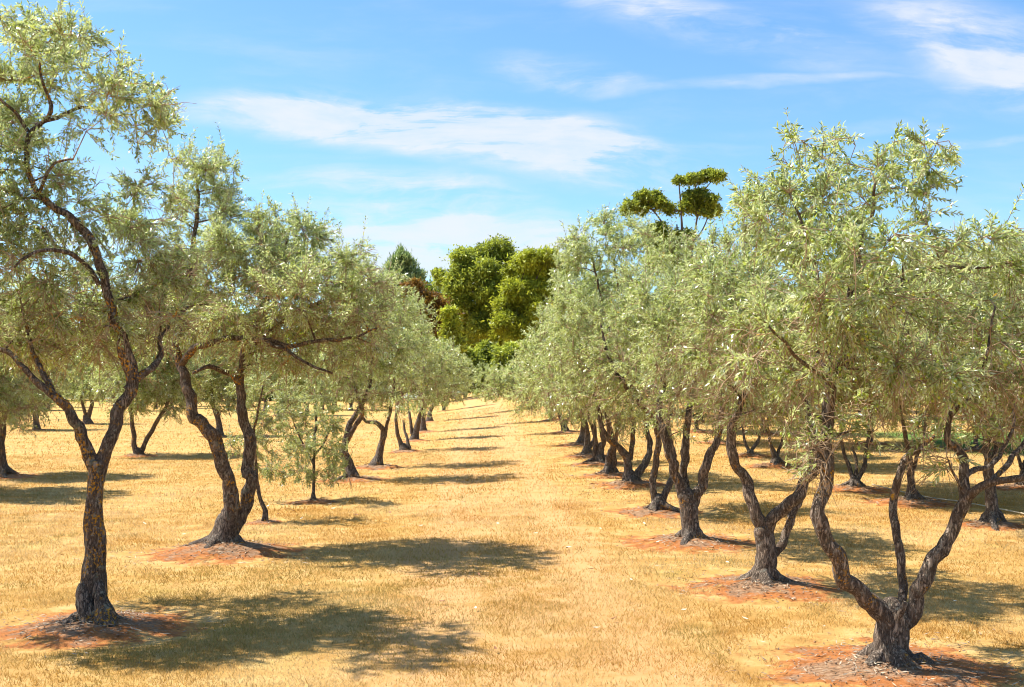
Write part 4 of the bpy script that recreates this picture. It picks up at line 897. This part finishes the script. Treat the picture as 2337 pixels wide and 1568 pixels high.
def ground_material():
    m, nt, out = new_mat('dry grass ground')
    pos = nt.new('ShaderNodeNewGeometry').outputs['Position']
    soil = nt.new('ShaderNodeAttribute', attribute_name='soil').outputs['Fac']
    green = nt.new('ShaderNodeAttribute', attribute_name='green').outputs['Fac']
    flat = nt.mapping(pos, scale=(1, 1, 0.0))
    b1 = nt.noise(flat, 0.55, 5, 0.6); b2 = nt.noise(flat, 3.2, 5, 0.65); b3 = nt.noise(flat, 38, 5, 0.7); b4 = nt.noise(flat, 1.3, 5, 0.6)
    straw = nt.ramp(b2, [(0.28, (0.36, 0.18, 0.045)), (0.5, (0.50, 0.29, 0.085)), (0.72, (0.62, 0.42, 0.18))])
    straw = nt.mix(nt.math('MULTIPLY', nt.step(b1, 0.42, 0.68), 0.55), straw, (0.58, 0.38, 0.15, 1))
    straw = nt.mix(nt.math('MULTIPLY', nt.step(b4, 0.56, 0.72), 0.35), straw, (0.40, 0.33, 0.08, 1))
    straw = nt.mix(nt.math('MULTIPLY', nt.step(b3, 0.46, 0.25), 0.55), straw, (0.20, 0.11, 0.035, 1))
    sx = nt.new('ShaderNodeSeparateXYZ'); nt.l.new(pos, sx.inputs[0])
    wob = nt.math('MULTIPLY', nt.math('SUBTRACT', b1, 0.5), 0.9)
    tx = nt.math('ABSOLUTE', nt.math('SUBTRACT', nt.math('ADD', sx.outputs[0], wob), 0.35))
    rut = nt.step(nt.math('ABSOLUTE', nt.math('SUBTRACT', tx, 0.72)), 0.42, 0.05)
    worn = nt.math('MULTIPLY', nt.math('ADD', nt.math('MULTIPLY', rut, 0.7), nt.math('MULTIPLY', nt.step(tx, 1.7, 0.5), 0.6)), nt.step(b2, 0.3, 0.6))
    straw = nt.mix(nt.math('MINIMUM', worn, 0.6), straw, (0.58, 0.33, 0.15, 1))
    straw = nt.mix(nt.math('MULTIPLY', green, 0.95), straw, (0.09, 0.17, 0.035, 1))
    red = nt.ramp(nt.noise(flat, 9, 5, 0.65), [(0.25, (0.20, 0.066, 0.02)), (0.55, (0.42, 0.145, 0.042)), (0.8, (0.52, 0.25, 0.10))])
    mul = nt.ramp(nt.noise(nt.mapping(flat, scale=(16, 40, 1)), 1.0, 5, 0.75), [(0.3, (0.10, 0.055, 0.035)), (0.5, (0.27, 0.165, 0.10)), (0.68, (0.50, 0.37, 0.24))])
    patch = nt.math('ADD', nt.math('MULTIPLY', soil, 0.62), nt.math('MULTIPLY', nt.math('SUBTRACT', nt.noise(flat, 2.6, 5, 0.65), 0.5), 1.5))
    red = nt.mix(nt.math('MULTIPLY', nt.step(patch, 0.42, 0.60), 0.85), red, mul)
    edge = nt.math('ADD', soil, nt.math('MULTIPLY', nt.math('SUBTRACT', nt.noise(flat, 2.6, 6, 0.7), 0.5), 1.9))
    c = nt.mix(nt.math('MULTIPLY', nt.step(edge, 0.38, 0.66), 0.94), straw, red)
    bp = nt.new('ShaderNodeBump'); bp.inputs['Strength'].default_value = 0.8; bp.inputs['Distance'].default_value = 0.03
    nt.l.new(nt.math('ADD', b3, nt.math('MULTIPLY', nt.noise(flat, 110, 3), 0.5)), bp.inputs['Height'])
    p = nt.new('ShaderNodeBsdfPrincipled'); nt.put(p.inputs['Base Color'], c); p.inputs['Roughness'].default_value = 0.95
    p.inputs['Specular IOR Level'].default_value = 0.1
    nt.l.new(bp.outputs[0], p.inputs['Normal']); nt.l.new(p.outputs[0], out.inputs[0])
    return m


g = link('ground', make_mesh('ground', np.c_[Xr, Yr, Z], [quads], ground_material(), {'soil': sm, 'green': green_mask(Xr, Yr)}, smooth=True))
g['kind'] = 'structure'; g['label'] = 'dry straw-coloured ground with red soil basins round the trees'


# ------------------------------------------------------------------ dry grass, leaf litter, fallen leaves
def view_points(n, y0, y1, margin=1.08, power=1.0):
    """random ground points inside the photo's field of view, even per square metre"""
    t = rng.random(n); Y = np.sqrt(y0 ** 2 + t * (y1 ** 2 - y0 ** 2))
    lo = (0 - PW * (margin - 1) - VPX) / F; hi = (PW * margin - VPX) / F
    return rng.uniform(lo, hi, n) * Y, Y


GV = []; GC = []
for y0, y1, n, hgt, wid in ((5.6, 10.5, 190000, 0.036, 0.0055), (10.5, 17, 180000, 0.042, 0.008), (17, 30, 150000, 0.05, 0.013), (30, 60, 90000, 0.06, 0.028)):
    x, y = view_points(n, y0, y1)
    m, h = soil_mask(x, y)
    e = m + (fbm(x * 3, y * 3, 21, 4) - 0.5) * 1.3
    keep = (rng.random(n) > np.clip((e - 0.12) * 3.2, 0, 0.985)) & (fbm(x * 2.1, y * 2.1, 33, 3) + rng.random(n) * 0.5 > 0.50)
    rut = np.exp(-((np.abs(x + (fbm(x * 0.55, y * 0.55, 9, 3) - 0.5) * 0.9 - 0.35) - 0.72) / 0.22) ** 2)
    keep &= rng.random(n) > 0.45 * rut
    x, y, h = x[keep], y[keep], h[keep]; n = len(x)
    z = ground_base(x, y) + h + 0.022 * np.clip(1.4 - y / 30, 0, 1) * (fbm(x * 2.2, y * 2.2, 3, 3) - 0.5) - 0.004
    p = np.c_[x, y, z]
    a = rng.uniform(0, 2 * np.pi, n)
    lean = np.c_[np.cos(a), np.sin(a), np.zeros(n)] * rng.uniform(0.3, 1.6, n)[:, None]
    tall = fbm(x * 1.7, y * 1.7, 61, 3)
    dd = norm(lean + np.array((0, 0, 1.0))) * (hgt * rng.uniform(0.5, 1.35, n) * (0.55 + 0.9 * tall))[:, None]
    b = rng.uniform(0, 2 * np.pi, n); s = np.c_[np.cos(b), np.sin(b), np.zeros(n)] * (wid / 2 * rng.uniform(0.6, 1.4, n))[:, None]
    GV.append(np.stack([p - s, p + s, p + dd], 1).reshape(-1, 3))
    c = np.array((0.63, 0.39, 0.11)) * np.ones((n, 1))
    pale = np.clip(rng.normal(0.36, 0.34, n) + (fbm(x * 0.8, y * 0.55, 41, 5) - 0.5) * 3.4, 0, 1)[:, None]
    c = c * (1 - pale) + np.array((0.80, 0.60, 0.31)) * pale
    og = np.clip(rng.normal(0.0, 0.3, n) + (fbm(x * 1.5, y * 1.1, 42, 5) - 0.47) * 3.6, 0, 0.9)[:, None]
    c = c * (1 - og) + np.array((0.54, 0.285, 0.055)) * og
    gr = np.clip((fbm(x * 2.6, y * 1.7, 43, 4) - 0.60) * 6 + rng.normal(0, 0.2, n), 0, 0.75)[:, None]
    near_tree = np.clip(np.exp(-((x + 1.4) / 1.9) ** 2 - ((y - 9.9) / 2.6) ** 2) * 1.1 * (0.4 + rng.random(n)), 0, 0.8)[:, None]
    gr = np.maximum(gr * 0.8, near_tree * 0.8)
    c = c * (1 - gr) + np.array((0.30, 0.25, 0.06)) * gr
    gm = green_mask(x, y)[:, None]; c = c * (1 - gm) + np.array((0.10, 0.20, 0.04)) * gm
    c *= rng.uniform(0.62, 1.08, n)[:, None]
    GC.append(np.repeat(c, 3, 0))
GV = np.concatenate(GV)
o = link('grass', make_mesh('grass', GV, [np.arange(len(GV)).reshape(-1, 3)], colour_attr_material('dry grass blade', trans=0.4, rough=0.7), {'col': np.concatenate(GC)}))
o['kind'] = 'stuff'; o['label'] = 'short mown dry yellow grass covering the grove floor'; o['category'] = 'grass'

LV = []; LC = []
for sx, sy, r, mo in SO:
    if sy > 34: continue
    n = int(1500 * r * r / max(1, sy / 9.0) ** 1.3); k = max(1, sy / 10.0) ** 0.8
    a = rng.uniform(0, 2 * np.pi, n); q = np.abs(rng.normal(0.4, 0.36, n)) * r * 1.05 * (0.55 + 0.9 * vnoise(np.cos(a) * 1.6 + sx * 3, np.sin(a) * 1.6 + sy * 3, 8))
    x = sx + np.cos(a) * q; y = sy + np.sin(a) * q
    z = ground_z(x, y) + rng.uniform(0.004, 0.02, n)
    p = np.c_[x, y, z]; b = rng.uniform(0, 2 * np.pi, n)
    d = np.c_[np.cos(b), np.sin(b), rng.normal(0, 0.16, n)] * (0.055 * k * rng.uniform(0.5, 1.3, n))[:, None]
    s = np.c_[-np.sin(b), np.cos(b), rng.normal(0, 0.35, n)] * (0.009 * k / 2)
    LV.append(np.stack([p, p + d * .5 + s, p + d, p + d * .5 - s], 1).reshape(-1, 3))
    c = np.array([(0.20, 0.13, 0.085), (0.34, 0.26, 0.18), (0.48, 0.38, 0.26), (0.30, 0.13, 0.05)])[rng.choice(4, n, p=(.42, .34, .09, .15))] * rng.uniform(0.7, 1.2, n)[:, None]
    LC.append(np.repeat(c, 4, 0))
LV = np.concatenate(LV)
o = link('leaf_litter', make_mesh('leaf_litter', LV, [np.arange(len(LV)).reshape(-1, 4)], colour_attr_material('dead leaf', rough=0.8), {'col': np.concatenate(LC)}))
o['kind'] = 'stuff'; o['label'] = 'grey and tan dead leaves littering the soil under the trees'; o['category'] = 'leaf litter'


def fallen_leaf(p, size, rot, mat, label, group):
    u = np.linspace(-1, 1, 7); w = np.array((0.03, 0.55, 0.9, 1.0, 0.8, 0.45, 0.03)) * 0.34
    cup = 0.22 * u ** 2
    v = np.concatenate([np.c_[u, w, cup + 0.16 * w / 0.34], np.c_[u, 0 * u, cup], np.c_[u, -w, cup + 0.12 * w / 0.34]]) * size
    v2 = np.concatenate([v, v - (0, 0, 0.0016)]); q = []
    for r in range(2):
        for k in range(6):
            a = r * 7 + k; q.append((a, a + 1, a + 8, a + 7)); q.append((a + 28 - 0, a + 28, a + 28, a + 28)) if False else None
    q = np.array([t for t in q if t]); qb = q[:, ::-1] + 21
    o = link('fallen_leaf', make_mesh('fallen_leaf', v2, [q, qb], mat, smooth=True), loc=p)
    o.rotation_euler = (rng.uniform(-.3, .3), rng.uniform(-.3, .3), rot)
    o['label'] = label; o['category'] = 'fallen leaf'; o['group'] = group


PALE = plain('bleached leaf', (0.78, 0.70, 0.52)); RUSTL = plain('brown leaf', (0.30, 0.13, 0.045))
pale_px = [(1032, 1198), (1470, 1200), (688, 1188), (760, 1165), (1370, 1212), (1222, 1222), (1238, 1305), (1298, 1255), (2030, 1316), (610, 1160), (880, 1200), (960, 1205), (1058, 1150), (1136, 1200), (920, 1208), (1500, 1243), (1660, 1290), (1085, 1396), (700, 1345), (1360, 1442), (1180, 1160), (148, 1205), (530, 1190), (420, 1225), (330, 1200), (2180, 1380), (2290, 1330), (1700, 1420), (1560, 1400), (1030, 1330), (1440, 1330), (980, 1400)]
for px, py in pale_px:
    p = on_ground(px, py); p[2] += 0.03
    fallen_leaf(p, 0.028 * max(1, p[1] / 11), rng.uniform(0, 6.28), PALE, 'pale bleached leaf lying on the mown straw grass', 'pale fallen leaves')
for px, py in [(1294, 1257), (668, 1170), (655, 1165), (635, 1178), (1350, 1305), (1195, 1320), (1092, 1318), (812, 1180), (1480, 1155), (1930, 1300), (1790, 1290), (1130, 1490), (1400, 1420), (890, 1175), (1010, 1380)]:
    p = on_ground(px, py); p[2] += 0.03
    fallen_leaf(p, 0.032 * max(1, p[1] / 11), rng.uniform(0, 6.28), RUSTL, 'rusty brown curled leaf lying on the mown straw grass', 'brown fallen leaves')

# pale irrigation pipe on the grass between the right-hand rows
pts = [on_ground(*q) for q in ((1990, 1110), (2033, 1121), (2080, 1132), (2130, 1142), (2185, 1149), (2235, 1158), (2285, 1168), (2345, 1180))]
pts = [p + np.array((0, 0, 0.035)) for p in pts]
c = smooth_curve(np.array(pts) - pts[0], [0.009] * len(pts), 0.12); v, pl, _ = tubes([c], 8)
o = link('irrigation_pipe', make_mesh('irrigation_pipe', v, pl, plain('bleached hose', (0.62, 0.52, 0.36)), smooth=True), loc=pts[0])
o['label'] = 'thin pale pipe lying on the grass behind the three-limbed front olive'; o['category'] = 'pipe'
